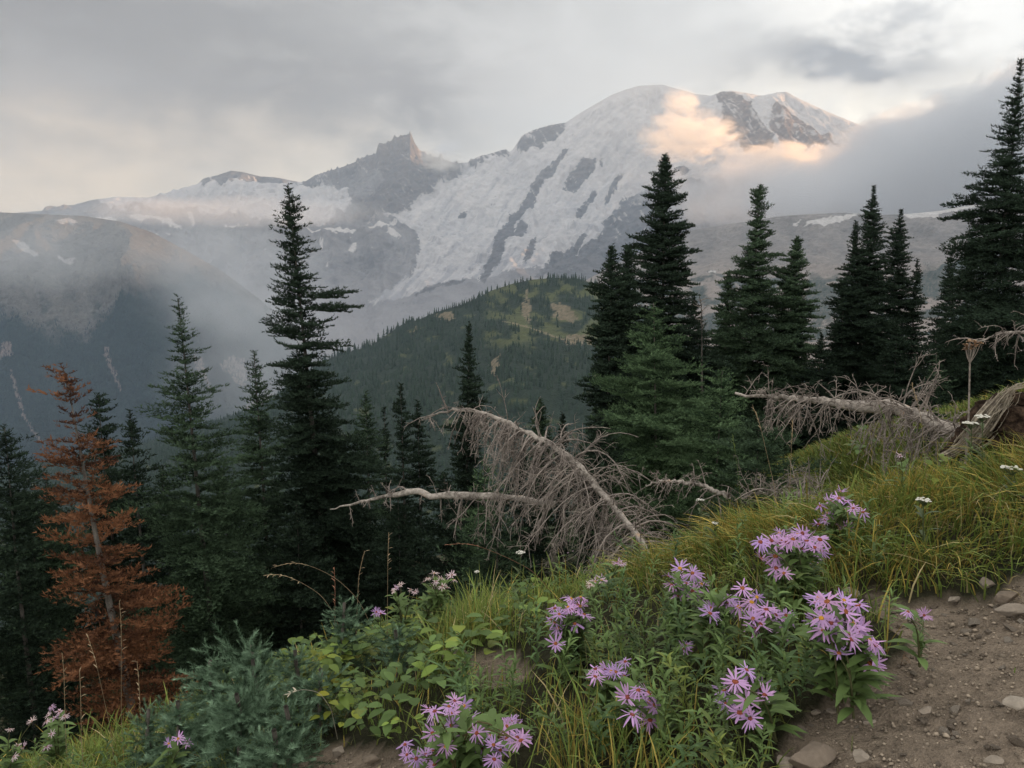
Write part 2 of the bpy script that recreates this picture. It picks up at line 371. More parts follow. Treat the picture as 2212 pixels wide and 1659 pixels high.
def r_colour(X, Y, v, p):
    n = fbm(X / 40, Y / 40, 5); hi = fbm(X / 4, Y / 9, 3)
    spur = ridged((X + 30 * fbm(X / 80, Y / 80, 3)) / 120 + 3.3, Y / 400, 3)
    edge = np.interp(X + 14 * n, (-300, 0, 60, 120, 175, 226, 295, 371, 440, 521, 573, 640, 860), (640, 655, 685, 708, 704, 655, 622, 607, 605, 640, 690, 760, 900))
    fo = sstep(-22, 30, Y - edge + 38 * n + 22 * hi)
    fo = np.maximum(fo, .6 * sstep(.1, .35, fbm(X / 30 + 2, Y / 24, 4)) * sstep(590, 640, Y))
    rock = lerpc((.13, .125, .12), (.185, .175, .16), np.clip(.5 + n + .5 * hi, 0, 1))
    forest = lerpc((.018, .032, .034), (.03, .05, .048), np.clip(.5 + hi, 0, 1))
    c = lerpc(rock, forest, fo)
    wx = X + 8 * fbm(X / 20, Y / 20, 4); wy = Y + 6 * fbm(X / 20 + 9, Y / 20, 3)
    for q in ([(403, 750), (412, 745), (430, 765), (450, 830), (425, 800)], [(465, 770), (490, 745), (520, 760), (525, 830), (500, 815), (490, 790), (470, 790)], [(0, 735), (20, 735), (25, 760), (0, 780)], [(15, 780), (30, 830), (50, 890), (100, 960), (80, 950), (30, 860)], [(530, 880), (600, 850), (600, 900), (540, 915)], [(225, 750), (240, 755), (260, 850), (240, 800)]):
        c = np.where(inpoly(wx, wy, q)[..., None], lerpc((.17, .145, .135), (.25, .2, .18), np.clip(.5 + hi, 0, 1)), c)
    for q in snows[:2] + [[(115, 540), (145, 535), (140, 542), (118, 545)], [(345, 448), (385, 430), (380, 450), (352, 455)]]:
        c = np.where(inpoly(wx, wy, q)[..., None], np.array(SNOW) * .9, c)
    return c
mat_ridge = terrain_mat('ridge_forest', .03, .12, amt=.7, b=14.0)
terrain('valley_ridge', r_curves, -700, 860, 460, [90, 70, 110], mat_ridge, r_relief, r_colour, back=(700, -500), crest_jag=2)

# -- bare grey plateau ridge on the right
b_curves = [
    ([(1240, 4600), (1700, 4000), (2900, 3200)], cv((1240, 620), (1300, 585), (1380, 545), (1440, 520), (1480, 500), (1520, 492), (1560, 486), (1640, 474), (1690, 466), (1760, 462), (1820, 459), (1900, 464), (1960, 462), (2030, 455), (2110, 440), (2212, 425), (2400, 405), (2900, 380))),
    ([(1240, 4300), (1700, 3600), (2900, 2900)], cv((1240, 640), (1380, 570), (1480, 545), (1600, 530), (1800, 520), (2000, 520), (2212, 500), (2900, 470))),
    ([(1240, 3600), (1700, 2700), (2900, 2200)], cv((1240, 690), (1400, 640), (1550, 625), (1700, 620), (1900, 600), (2100, 580), (2900, 560))),
    ([(1240, 2700), (1700, 1900), (2900, 1500)], cv((1240, 800), (1500, 780), (1700, 770), (2000, 750), (2900, 730))),
    (1300, cv((1240, 960), (2900, 940))),
]
def b_relief(X, Y, v, p):
    x, y = p[..., 0], p[..., 1]; w = sstep(0, .06, v)
    return ((ridged((x + 80 * fbm(x / 300, y / 300, 3)) / 330, y / 900, 5) - .6) * 75 * w + 9 * fbm(x / 30, y / 30, 4) * w)
def b_colour(X, Y, v, p):
    wx = X + 14 * fbm(X / 50, Y / 35, 4); wy = Y + 9 * fbm(X / 40 + 3, Y / 30, 4)
    n = fbm(X / 70, Y / 25, 5); hi = fbm(X / 6, Y / 4, 3)
    c = lerpc((.17, .16, .155), (.27, .245, .23), np.clip(.45 + n + .5 * hi, 0, 1))
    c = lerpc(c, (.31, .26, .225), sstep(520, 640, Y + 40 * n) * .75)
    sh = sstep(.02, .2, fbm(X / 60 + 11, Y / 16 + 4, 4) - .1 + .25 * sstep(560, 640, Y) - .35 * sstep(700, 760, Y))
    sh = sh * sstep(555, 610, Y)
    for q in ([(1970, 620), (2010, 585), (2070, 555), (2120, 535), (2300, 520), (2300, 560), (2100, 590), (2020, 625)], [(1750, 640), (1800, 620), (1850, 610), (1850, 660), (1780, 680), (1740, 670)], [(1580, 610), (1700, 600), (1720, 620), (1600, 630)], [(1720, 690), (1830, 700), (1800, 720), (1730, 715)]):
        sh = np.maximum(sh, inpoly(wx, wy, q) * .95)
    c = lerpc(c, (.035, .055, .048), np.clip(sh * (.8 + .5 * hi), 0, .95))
    for q in ([(1738, 488), (1745, 478), (1850, 460), (1852, 466), (1780, 487)], [(1715, 480), (1730, 474), (1722, 486)], [(1950, 462), (1960, 452), (2000, 455), (2100, 443), (2108, 447), (2030, 462), (2020, 474), (1965, 474)], [(1530, 590), (1545, 588), (1545, 592), (1530, 593)]):
        w2x = X + 5 * fbm(X / 9, Y / 9, 3); w2y = Y + 4 * fbm(X / 9 + 5, Y / 7, 3)
        c = np.where(inpoly(w2x, w2y, q)[..., None], np.array(SNOW), c)
    return c
mat_plateau = terrain_mat('plateau_scree', .03, .2, amt=.6, b=8.0)
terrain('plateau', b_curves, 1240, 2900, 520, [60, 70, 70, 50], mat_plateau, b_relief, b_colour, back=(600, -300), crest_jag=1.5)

# -- green forested hill in the middle
h_curves = [
    ([(300, 1900), (1100, 1650), (1500, 1500), (2900, 1400)], cv((-300, 1080), (300, 960), (560, 880), (700, 780), (745, 762), (800, 748), (840, 720), (870, 700), (905, 690), (940, 675), (985, 662), (1020, 650), (1060, 628), (1110, 612), (1150, 604), (1200, 600), (1250, 602), (1290, 615), (1350, 650), (1450, 720), (1600, 790), (1800, 800), (2900, 820))),
    ([(300, 1300), (2900, 1100)], cv((-300, 1120), (300, 1010), (740, 850), (900, 800), (1100, 720), (1250, 705), (1400, 740), (1600, 830), (2900, 850))),
    ([(300, 900), (2900, 800)], cv((-300, 1180), (300, 1060), (740, 930), (1100, 850), (1300, 835), (1600, 880), (2900, 900))),
    (420, cv((-300, 1560), (300, 1520), (1100, 1300), (2900, 1160))),
]
def h_relief(X, Y, v, p):
    x, y = p[..., 0], p[..., 1]; w = sstep(0, .1, v)
    return (ridged(x / 170, y / 400, 4) - .6) * 22 * w + 2.0 * fbm(x / 12, y / 12, 3) * w
scars = [[(1132, 630), (1140, 632), (1145, 680), (1140, 712), (1133, 680)], [(1195, 655), (1210, 640), (1225, 655), (1245, 670), (1240, 690), (1225, 685), (1195, 680)], [(1215, 720), (1260, 712), (1280, 740), (1220, 735)], [(940, 678), (975, 672), (978, 690), (945, 686)], [(875, 712), (900, 705), (895, 715)], [(1060, 775), (1080, 770), (1075, 800), (1060, 812)]]
def h_meadow(X, Y):
    n = fbm(X / 70, Y / 40, 4)
    m = sstep(1020, 1090, X + 60 * n) * sstep(1420, 1300, X) * sstep(770, 730, Y + 25 * n) * sstep(.02, -.22, fbm(X / 55 + 4, Y / 28, 4) - .06)
    m = np.maximum(m, sstep(.3, .45, fbm(X / 45 + 19, Y / 20 + 3, 3)) * .8)
    wx = X + 16 * fbm(X / 16, Y / 16, 5); wy = Y + 12 * fbm(X / 16 + 4, Y / 14, 5)
    s = np.zeros(X.shape, bool)
    for q in scars: s |= inpoly(wx, wy, q)
    tr = np.abs(Y - (695 + (X - 1085) * .235)) < 1.6
    return m, s, tr & (X > 1085) & (X < 1290)
def h_colour(X, Y, v, p):
    m, s, tr = h_meadow(X, Y); hi = fbm(X / 5, Y / 4, 3)
    c = lerpc((.022, .034, .026), (.075, .085, .04), np.clip(m + .25 * hi, 0, 1))
    c = np.where(s[..., None], lerpc((.10, .088, .058), (.20, .165, .115), np.clip(.5 + hi, 0, 1)), c)
    return np.where(tr[..., None], np.array((.19, .16, .11)), c)
mat_hill = terrain_mat('hill_meadow', .08, .4, amt=.55, b=2.0)
hill = terrain('forest_hill', h_curves, -300, 2900, 760, [80, 60, 60], mat_hill, h_relief, h_colour, back=(500, -250))

# ------------------------------------------------------------------ haze and cloud
def volume_mat(name, density, colour, aniso, build=None, step=1.0):
    m = bpy.data.materials.new(name); m.use_nodes = True; nt = m.node_tree; nt.nodes.clear()
    out = nt.nodes.new('ShaderNodeOutputMaterial'); pv = nt.nodes.new('ShaderNodeVolumePrincipled')
    pv.inputs['Color'].default_value = (*colour, 1); pv.inputs['Density'].default_value = density
    pv.inputs['Anisotropy'].default_value = aniso
    nt.links.new(pv.outputs[0], out.inputs['Volume'])
    if build: nt.links.new((build(nt) * density).s, pv.inputs['Density'])
    try: m.cycles.volume_step_rate = step
    except Exception: pass
    try: m.volume_intersection_method = 'ACCURATE'
    except Exception: pass
    return m
def box_obj(name, lo, hi, mat):
    x0, y0, z0 = lo; x1, y1, z1 = hi
    v = [(x, y, z) for z in (z0, z1) for y in (y0, y1) for x in (x0, x1)]
    f = [(0, 2, 3, 1), (4, 5, 7, 6), (0, 1, 5, 4), (2, 6, 7, 3), (0, 4, 6, 2), (1, 3, 7, 5)]
    return mesh_obj(name, np.array(v, float), np.array(f), mat)
def cloud_box(name, X0, X1, Y0, Y1, d0, d1, mat, label):
    """a cloud's own closed volume, wide X0..X1, high Y0..Y1, deep d0..d1"""
    dm = (d0 + d1) / 2
    a = P(X0, Y1, dm); b = P(X1, Y0, dm)
    o = box_obj(name, (0, 0, 0), (b[0] - a[0], d1 - d0, b[2] - a[2]), mat)
    o.location = (a[0], d0, a[2])
    return tag(o, label, None, None, 'stuff')
if HAZE:
    zlow = -760.0
    tag(box_obj('haze', (-9000, -400, zlow), (9900, 12900, 2750), volume_mat('haze_air', 5.6e-5, (.50, .62, .76), 0.0)), kind='stuff')
def bank(nt):
    g = coord(nt, 'Generated'); x, y, z = sep(nt, g)
    o = coord(nt, 'Object')
    n = noise(nt, mapping(nt, o, (1 / 1100., 1 / 1100., 1 / 750.)), 1.0, 3, .5) * .5 + noise(nt, mapping(nt, o, (1 / 330., 1 / 330., 1 / 230.)), 1.0, 6, .62, .5) * .5
    top = x * .76 + .10                                  # the bank climbs to the right
    s = (top - z + (n - .5) * 1.0).step(-.004, .05)
    s = s * (x + (n - .5) * .8).step(.10, .40) * (z + (n - .5) * .1).step(.0, .14)
    return s * y.step(0, .15) * y.step(1, .85) * n.step(.15, .5)
def puff(lo, hi, sc, seed=0.0, wisp=False):
    def f(nt):
        g = coord(nt, 'Generated'); x, y, z = sep(nt, g); o = coord(nt, 'Object')
        n = noise(nt, mapping(nt, o, (sc * .6, sc, sc * 1.3) if wisp else (sc, sc, sc), (seed, seed * 2, seed * 3), (0, .45, 0) if wisp else (0, 0, 0)), 1.0, 8 if wisp else 6, .62, 1.1 if wisp else .4)
        r = ((x - .5) * (x - .5) + (z - .5) * (z - .5) + (y - .5) * (y - .5)) * 4.0
        return (n - r * .30).step(lo, hi) * r.step(1.0, .45)
    return f
if CLOUDS:
    cloud_box('cloud_bank', 1330, 2700, -100, 520, 5200, 7600, volume_mat('cloud_bank_vapour', 3.2e-3, (.80, .80, .81), 0.25, bank, .5), 'grey cloud bank wrapping the right shoulder of the mountain')
    for i, (xa, xb, ya, yb, da, dens, lo, hi, seed) in enumerate([(1350, 1640, 225, 365, 8300, 8e-3, .26, .56, 3.0), (1415, 1520, 180, 265, 8860, 4e-3, .28, .55, 4.4), (1540, 1850, 290, 405, 7700, 8e-3, .27, .55, 8.0), (880, 1020, 315, 380, 9480, 4e-3, .28, .55, 2.2)]):
        cloud_box('sunlit_cloud', xa, xb, ya, yb, da, da + 560, volume_mat('sunlit_vapour', dens, (1, .96, .90), .5, puff(lo, hi, 1 / 150., seed=seed, wisp=True), .25), ['ragged peach coloured cloud glowing low on the summit dome', 'small upright wisp of sunlit cloud just under the summit', 'sunlit cloud shreds along the foot of the brown summit cliff', 'faint pinkish cloud trailing from the rocky left peak'][i])
    cloud_box('mist', 260, 760, 440, 760, 2900, 3900, volume_mat('mist_vapour', 1.2e-3, (.80, .81, .83), .1, puff(.20, .62, 1 / 300., seed=1.3), .4), 'mist veil drifting before the forested valley ridge')
    cloud_box('mist', 330, 800, 560, 980, 2140, 2990, volume_mat('mist_vapour', 1.15e-3, (.80, .81, .83), .1, puff(.20, .62, 1 / 260., seed=2.6), .4), 'mist pooling in the valley behind the tall firs')
    cloud_box('mist', -300, 480, 400, 660, 2760, 3560, volume_mat('mist_vapour', 1.1e-3, (.80, .81, .83), .1, puff(.18, .62, 1 / 300., seed=5.3), .4), 'thin mist over the bare top of the valley ridge')
    cloud_box('mist', 100, 900, 415, 500, 6200, 7200, volume_mat('mist_vapour', 1.6e-3, (.82, .82, .83), .1, puff(.12, .6, 1 / 500., seed=9.3), .4), 'flat layer of mist across the low snowfields on the left')
    # unseen cloud added beyond the right edge, shaped to block sun from near land
    n = 48
    th, ph = np.meshgrid(np.linspace(0, 2 * np.pi, 2 * n), np.linspace(0.02, np.pi - .02, n))
    r = 1 + .18 * fbm(th * 1.3, ph * 1.6, 3) * np.sin(ph)
    q = np.stack([r * np.sin(ph) * np.cos(th), r * np.sin(ph) * np.sin(th), r * np.cos(ph)], -1)
    ax = np.array([math.sin(SUN_AZ), math.cos(SUN_AZ), 0]); pr = np.array([-math.cos(SUN_AZ), math.sin(SUN_AZ), 0])
    q = q[..., :1] * ax * 1500 + q[..., 1:2] * pr * 3600 + q[..., 2:] * np.array([0, 0, 1300])
    o = mesh_obj('sun_blocking_cloud', q.reshape(-1, 3), grid_faces(n, 2 * n), volume_mat('sun_blocking_vapour', 1.5e-3, (1, 1, 1), .3), smooth=True)
    o.location = ax * 9500 + pr * 700 + np.array([0, 0, 2050])
    tag(o, 'unseen thick cloud added to block the low sun', kind='stuff')
# ------------------------------------------------------------------ the slope underfoot
def splus(t, k): return np.logaddexp(0, t / k) * k
def ground_z(x, y):
    x = np.asarray(x, float); y = np.asarray(y, float)
    f = .37 * x - .17 * splus(x - 1.2, .4) + 1.7 * sstep(4.2, 7.0, x) * sstep(5, 9, y) + .15 * splus(-x - 9, 2) * 1.0
    z = -0.93 + f - .12 * y - .50 * splus(y - 3.0, .35) + .26 * splus(y - 7.5, 1.0)
    z = z + .05 * fbm(x / .9, y / .9, 4) + .25 * fbm(x / 6 + 3, y / 6, 3) * sstep(3, 9, np.hypot(x, y)) + 1.2 * fbm(x / 30, y / 30, 3) * sstep(15, 60, y)
    return z
def on_ground(X, Y, d0=.6, d1=60, n=500):
    """where the sight line X, Y meets the slope"""
    d = np.geomspace(d0, d1, n); p = P(X, Y, d)
    s = p[:, 2] - ground_z(p[:, 0], p[:, 1]); i = int(np.argmax(s < 0)) if (s < 0).any() else n - 1
    return p[i]
bare_px = [[(1872, 1262), (1900, 1275), (1965, 1300), (2060, 1285), (2140, 1300), (2180, 1255), (2300, 1215), (2500, 1200), (2600, 1900), (1640, 1900), (1690, 1620), (1740, 1540), (1800, 1500), (1880, 1470), (1925, 1430), (1960, 1400), (1930, 1350), (1885, 1320)],
           [(985, 1420), (1020, 1408), (1090, 1400), (1150, 1425), (1160, 1460), (1110, 1475), (1030, 1480), (990, 1450)], [(640, 1640), (700, 1610), (800, 1605), (900, 1625), (900, 1800), (600, 1800)]]
def bare(x, y, soft=False):
    X, Y = proj(np.stack([x, y, ground_z(x, y)], -1))
    wx = X + 22 * fbm(x / .12, y / .12, 3); wy = Y + 14 * fbm(x / .12 + 5, y / .12, 3)
    r = np.zeros(x.shape, bool)
    for q in bare_px: r |= inpoly(wx, wy, q)
    e = .10 * fbm(x / .3 + 4, y / .3, 3)
    r |= (x > 1.5) & (x < 3.3 + e) & (y < 2.05 - .22 * (x - 1.5) + e) & (y > -3)
    return r & (y < 6) & ((y > .2) | (x > .4))
def make_ground():
    n = 620
    u = np.linspace(-1, 1, n); gx = np.sinh(u * 6.2) / math.sinh(6.2) * 260 + .3
    v = np.linspace(0, 1, n); gy = np.sinh(v * 5.6) / math.sinh(5.6) * 440 - .0
    gy = np.concatenate([np.linspace(-8, -.05, 24), gy])
    x, y = np.meshgrid(gx, gy)
    z = ground_z(x, y); b = bare(x, y).astype(float)
    z = z - .02 * b + .012 * fbm(x / .07, y / .07, 4) * sstep(8, 4, y)
    h = fbm(x / .35, y / .35, 5)
    c = lerpc((.030, .032, .018), (.055, .05, .028), np.clip(.5 + h, 0, 1))
    c = lerpc(c, (.042, .052, .028), sstep(7, 11, y) * sstep(0, 6, x) * .9)
    c = lerpc(c, (.285, .228, .172), b)
    m, nt, bs = material('soil', rough=1.0, spec=.1)
    o = coord(nt, 'Object')
    n1 = noise(nt, o, 9.0, 6, .65); n2 = noise(nt, o, 55.0, 5, .7); n3 = noise(nt, o, 170., 3, .6)
    f = (n1 - .5) * 1.3 + (n2 - .5) * 1.2 + (n3 - .5) * .7 + 1.0
    nt.links.new(scale_col(nt, attr(nt, 'albedo'), f.max(.3)).s, bs.inputs['Base Color'])
    bump(nt, bs, n1 + n2 * .6 + n3 * .35, .05)
    o = mesh_obj('ground', np.stack([x, y, z], -1).reshape(-1, 3), grid_faces(*x.shape), m, smooth=True, attrs={'albedo': c.reshape(-1, 3)})
    o['kind'] = 'structure'
make_ground()

# ------------------------------------------------------------------ tubes: trunks, limbs, twigs, stems
def tubes(pts, rad, sides=5, cap=False):
    """(N, K, 3) centre lines with (N, K) radii -> vertices, quads"""
    pts = np.asarray(pts, float); rad = np.asarray(rad, float); N, K = pts.shape[:2]
    t = np.gradient(pts, axis=1); t /= np.linalg.norm(t, axis=2, keepdims=True) + 1e-9
    ref = np.where(np.abs(t[:, :1, 2:]) > .85, np.array([1., 0, 0]), np.array([0, 0, 1.]))
    a = np.cross(t, np.broadcast_to(ref, t.shape)); a /= np.linalg.norm(a, axis=2, keepdims=True) + 1e-9
    b = np.cross(t, a)
    th = np.arange(sides) * 2 * np.pi / sides
    v = pts[:, :, None] + rad[:, :, None, None] * (a[:, :, None] * np.cos(th)[:, None] + b[:, :, None] * np.sin(th)[:, None])
    i = np.arange(N * K * sides).reshape(N, K, sides)
    j = np.roll(i, -1, 2)
    f = np.stack([i[:, :-1], i[:, 1:], j[:, 1:], j[:, :-1]], -1).reshape(-1, 4)
    return v.reshape(-1, 3), f
def merge(parts):
    """[(verts, faces)] -> one pair"""
    vs, fs, o = [], [], 0
    for v, f in parts:
        vs.append(v); fs.append(f + o); o += len(v)
    return np.concatenate(vs), np.concatenate(fs)
def resample(pts, n, rough=0.0, r=None):
    pts = np.asarray(pts, float); s = np.concatenate([[0], np.cumsum(np.linalg.norm(np.diff(pts, axis=0), axis=1))]); s /= s[-1]
    q = np.linspace(0, 1, n); k = np.stack([np.interp(q, s, pts[:, i]) for i in range(3)], 1)
    for _ in range(2): k[1:-1] = k[1:-1] * .5 + (k[:-2] + k[2:]) * .25
    if rough: k[1:-1] += (r or rng).normal(0, rough, (n - 2, 3))
    return k

def bark_mat(name, c0, c1, sc=14.0, b=.006):
    m, nt, bs = material(name, rough=.95, spec=.1)
    o = coord(nt, 'Object'); n = noise(nt, mapping(nt, o, (1, 1, .35)), sc, 6, .65); n2 = noise(nt, o, sc * 6, 4, .6)
    nt.links.new(mixc(nt, (n * .7 + n2 * .3).step(.32, .66), c0, c1).s, bs.inputs['Base Color']); bump(nt, bs, n + n2 * .5, b)
    return m
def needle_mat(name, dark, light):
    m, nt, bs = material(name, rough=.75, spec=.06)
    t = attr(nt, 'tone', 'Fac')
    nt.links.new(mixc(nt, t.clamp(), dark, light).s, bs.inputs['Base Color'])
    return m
M_BARK = bark_mat('fir_bark', (.035, .032, .028), (.12, .11, .095))
M_BARKG = bark_mat('grey_bark', (.06, .052, .045), (.19, .17, .145))
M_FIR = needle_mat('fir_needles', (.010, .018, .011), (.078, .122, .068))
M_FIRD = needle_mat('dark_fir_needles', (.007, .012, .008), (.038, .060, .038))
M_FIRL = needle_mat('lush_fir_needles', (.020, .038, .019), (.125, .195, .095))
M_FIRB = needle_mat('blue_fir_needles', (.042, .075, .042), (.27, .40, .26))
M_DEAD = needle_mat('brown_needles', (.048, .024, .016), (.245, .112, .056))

# ------------------------------------------------------------------ firs
def shoots(segs, per_m, nl, nw, r):
    """needles along shoot segments (M, 8: start xyz, direction xyz, length, tone)"""
    segs = np.asarray(segs); cnt = np.maximum(4, (segs[:, 6] * per_m).astype(int))
    k = np.repeat(np.arange(len(segs)), cnt); s = segs[k]; n = len(k)
    t = r.random(n); d = s[:, 3:6]
    ref = np.where(np.abs(d[:, 2:]) > .9, np.array([1., 0, 0]), np.array([0, 0, 1.]))
    a = np.cross(d, ref); a /= np.linalg.norm(a, axis=1, keepdims=True); b = np.cross(d, a) * -1
    b = np.where(b[:, 2:] < 0, -b, b)
    th = r.uniform(-.35, np.pi + .35, n)                      # fir needles sweep upward round the shoot
    rad = a * np.cos(th)[:, None] + b * np.sin(th)[:, None]
    base = s[:, :3] + d * (t * s[:, 6])[:, None]
    tipd = rad + d * (.35 + .9 * t ** 3)[:, None] + r.normal(0, .16, (n, 3)); tipd /= np.linalg.norm(tipd, axis=1, keepdims=True)
    L = nl * r.uniform(.75, 1.15, n) * np.where(t > .9, 1.1, 1)
    side = np.cross(tipd, d); side /= np.linalg.norm(side, axis=1, keepdims=True) + 1e-9
    w = nw * .5
    v = np.stack([base + side * w, base - side * w, base + tipd * L[:, None]], 1)
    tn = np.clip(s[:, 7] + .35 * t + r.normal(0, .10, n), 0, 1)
    return v.reshape(-1, 3), np.repeat(tn, 3)
def branch_template(L, r, dens, nl, nw, hang=0.0, sp=.045):
    segs = []
    n = max(2, int(L / sp)); curve = r.uniform(.02, .12) * L
    def axis(s): return np.array([L * s, 0.0, -hang * L * s * s + curve * s ** 3 * 1.4])
    def add(p, d, l, tone): segs.append([*p, *(d / np.linalg.norm(d)), l, tone])
    m = max(3, int(L / .16))
    for i in range(m):
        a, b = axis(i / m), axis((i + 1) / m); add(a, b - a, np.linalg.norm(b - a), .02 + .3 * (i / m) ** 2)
    sgn = 1; k = sp / .045
    for i in range(n):
        s = .12 + .88 * (i + r.uniform(-.3, .3)) / n
        l = (.50 * (1 - s) + .06) * L * r.uniform(.5, 1.2); l = min(max(l, .055 * k), .5)
        if s < .3: l *= .7
        sgn = -sgn; an = r.uniform(.75, 1.1)
        d = np.array([math.cos(an), sgn * math.sin(an), r.uniform(-.12, .30)]); p = axis(s)
        q = max(1, int(l / .13))
        for j in range(q):
            dd = d + np.array([.25 * j / q, 0, .14 * j / q]); dd /= np.linalg.norm(dd)
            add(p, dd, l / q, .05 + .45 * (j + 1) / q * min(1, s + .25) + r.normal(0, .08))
            if l > .12 * k:
                for e in (-1, 1):
                    nk = max(1, int(l / q / (.06 * k)))
                    for kk in range(nk):
                        ll = r.uniform(.05, .11) * (1 - .35 * j / q) * k ** .5
                        yaw = math.atan2(dd[1], dd[0]) + e * r.uniform(.5, .95)
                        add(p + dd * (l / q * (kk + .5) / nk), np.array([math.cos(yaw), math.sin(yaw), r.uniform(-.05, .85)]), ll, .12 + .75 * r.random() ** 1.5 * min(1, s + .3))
            p = p + dd * (l / q)
    v, t = shoots(segs, dens, nl, nw, r)
    return L, v, t
_tcache = {}
def templates(dens, nl, nw, hang, sp=.045):
    key = (dens, nl, nw, hang, sp)
    if key not in _tcache:
        r = np.random.default_rng(11)
        _tcache[key] = [[branch_template(L, r, dens, nl, nw, hang, sp) for _ in range(4)] for L in (.16, .3, .5, .75, 1.05, 1.5)]
    return _tcache[key]
def crown_mesh(r, H, prof, dens=70, nl=.03, nw=.009, hang=.12, gap=(), whorl=.14, per=9, keep=1.0, extra=(), up=.45, jit=.3, sp=.045, tvar=.13):
    """branches in loose whorls round a trunk H metres tall; prof: (height above the base, crown radius) from tip down"""
    T = templates(dens, nl, nw, hang, sp); Ls = np.array([t[0][0] for t in T])
    hz = np.array([q[0] for q in prof])[::-1]; hr = np.array([q[1] for q in prof])[::-1]
    V_, T_ = [], []; ph = r.uniform(0, 50)
    def put(z, yaw, pitch, L, roll=0.0, tone=0.0):
        i = int(np.argmin(np.abs(Ls - L))); _, v, t = T[i][r.integers(4)]
        s = L / Ls[i]; v = v * np.array([s, s * r.uniform(.85, 1.15) * (1 if r.random() < .5 else -1), s])
        cp, sp = math.cos(pitch), math.sin(pitch); c, n = math.cos(yaw), math.sin(yaw); cr, sr = math.cos(roll), math.sin(roll)
        x, y, zz = v[:, 0], v[:, 1] * cr - v[:, 2] * sr, v[:, 1] * sr + v[:, 2] * cr
        x, zz = x * cp - zz * sp, x * sp + zz * cp
        V_.append(np.stack([x * c - y * n, x * n + y * c, zz + z], 1)); T_.append(np.clip(t + tone, 0, 1))
    z = H - .05
    while z > prof[-1][0]:
        R = float(np.interp(z, hz, hr)); f = 1 - z / H
        k = per if R > .12 else max(4, per - 3)
        y0 = r.uniform(0, 6.3)
        if not any(a < z < b for a, b in gap):
            for i in range(k):
                if r.random() > keep: continue
                yw = y0 + i * 6.283 / k + r.uniform(-.35, .35)
                cl = 1 + .75 * float(perlin(np.array([math.cos(yw) * 1.1 + ph]), np.array([z / max(.5, H * .055) + math.sin(yw) * 1.1]))[0])
                L = max(.08, R * cl * r.uniform(1 - jit * 1.3, 1 + jit * .5))
                put(z + r.uniform(-.5, .5) * whorl, yw, up * (1 - min(1, f * 1.6)) - .20 * min(1, f * 1.2) + r.uniform(-.2, .2), L * 1.06, r.uniform(-.35, .35), r.normal(-.03, tvar))
        z -= whorl * (0.42 + .73 * min(1, R / .6)) * r.uniform(.75, 1.3)
    for (z, yaw, pitch, L) in extra:
        put(z, yaw, pitch, L, 0, .05); put(z - .03, yaw + .15, pitch - .05, L * .8)
    put(H - .16, 0, 1.50, .16); put(H - .25, 2, 1.45, .22)
    return np.concatenate(V_), np.concatenate(T_)
def fir(label, tip, d, bx, prof, mat=None, bark=None, name='fir_tree', cat='fir tree', group=None, seed=0, trunk_r=.0085, extra=(), gaps=(), bare_below=None, **kw):
    """tip: the treetop as seen; prof: (Y, half width) as seen from tip down"""
    r = np.random.default_rng(seed + 100)
    if d >= 17.5: kw.update(FAR)
    top = P(tip[0], tip[1], d); base = P(bx, tip[1], d)
    x, y = base[0], base[1]; z = float(ground_z(x, y)) - .06
    H = top[2] - z; k = d / F
    zz = lambda Y: float(P(tip[0], Y, d)[2] - z)
    pr = [(H, .03)] + [(zz(Y), w * k) for Y, w in prof]
    lo = min(.3, .12 * H)
    if pr[-1][0] > lo: pr.append((lo, pr[-1][1] * .95))
    ex = [(zz(Y), yaw, p, L * k) for Y, yaw, p, L in extra]; gp = [(zz(b), zz(a)) for a, b in gaps]
    lean = (top[0] - x) / H
    v, t = crown_mesh(r, H, pr, extra=ex, gap=gp, **kw)
    v[:, 0] += lean * v[:, 2]
    root = empty(name, (x, y, z)); tag(root, label, cat, group)
    n = 24; s = np.linspace(0, 1, n)
    pts = np.stack([lean * H * s + .02 * H ** .5 * .3 * np.sin(s * 5 + seed) * s * (1 - s), .015 * np.sin(s * 7 + seed), H * s], 1)
    rad = np.maximum(.006, H * trunk_r * (1 - s) ** .85) * (1 + .5 * np.exp(-s * 30))
    tv, tf = tubes(pts[None], rad[None], 9)
    mesh_obj('trunk', tv, tf, bark or M_BARK, root, smooth=True)
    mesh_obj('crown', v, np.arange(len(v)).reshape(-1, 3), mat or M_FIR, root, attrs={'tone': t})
    return root
def copy_tree(root, loc, rotz, sc, label, group=None):
    c = root.copy(); COL.objects.link(c); c.location = loc; c.rotation_euler = (0, 0, rotz); c.scale = (sc, sc, sc)
    c['label'] = label
    if group: c['group'] = group
    for ch in list(root.children):
        q = ch.copy(); COL.objects.link(q); q.parent = c
    return c

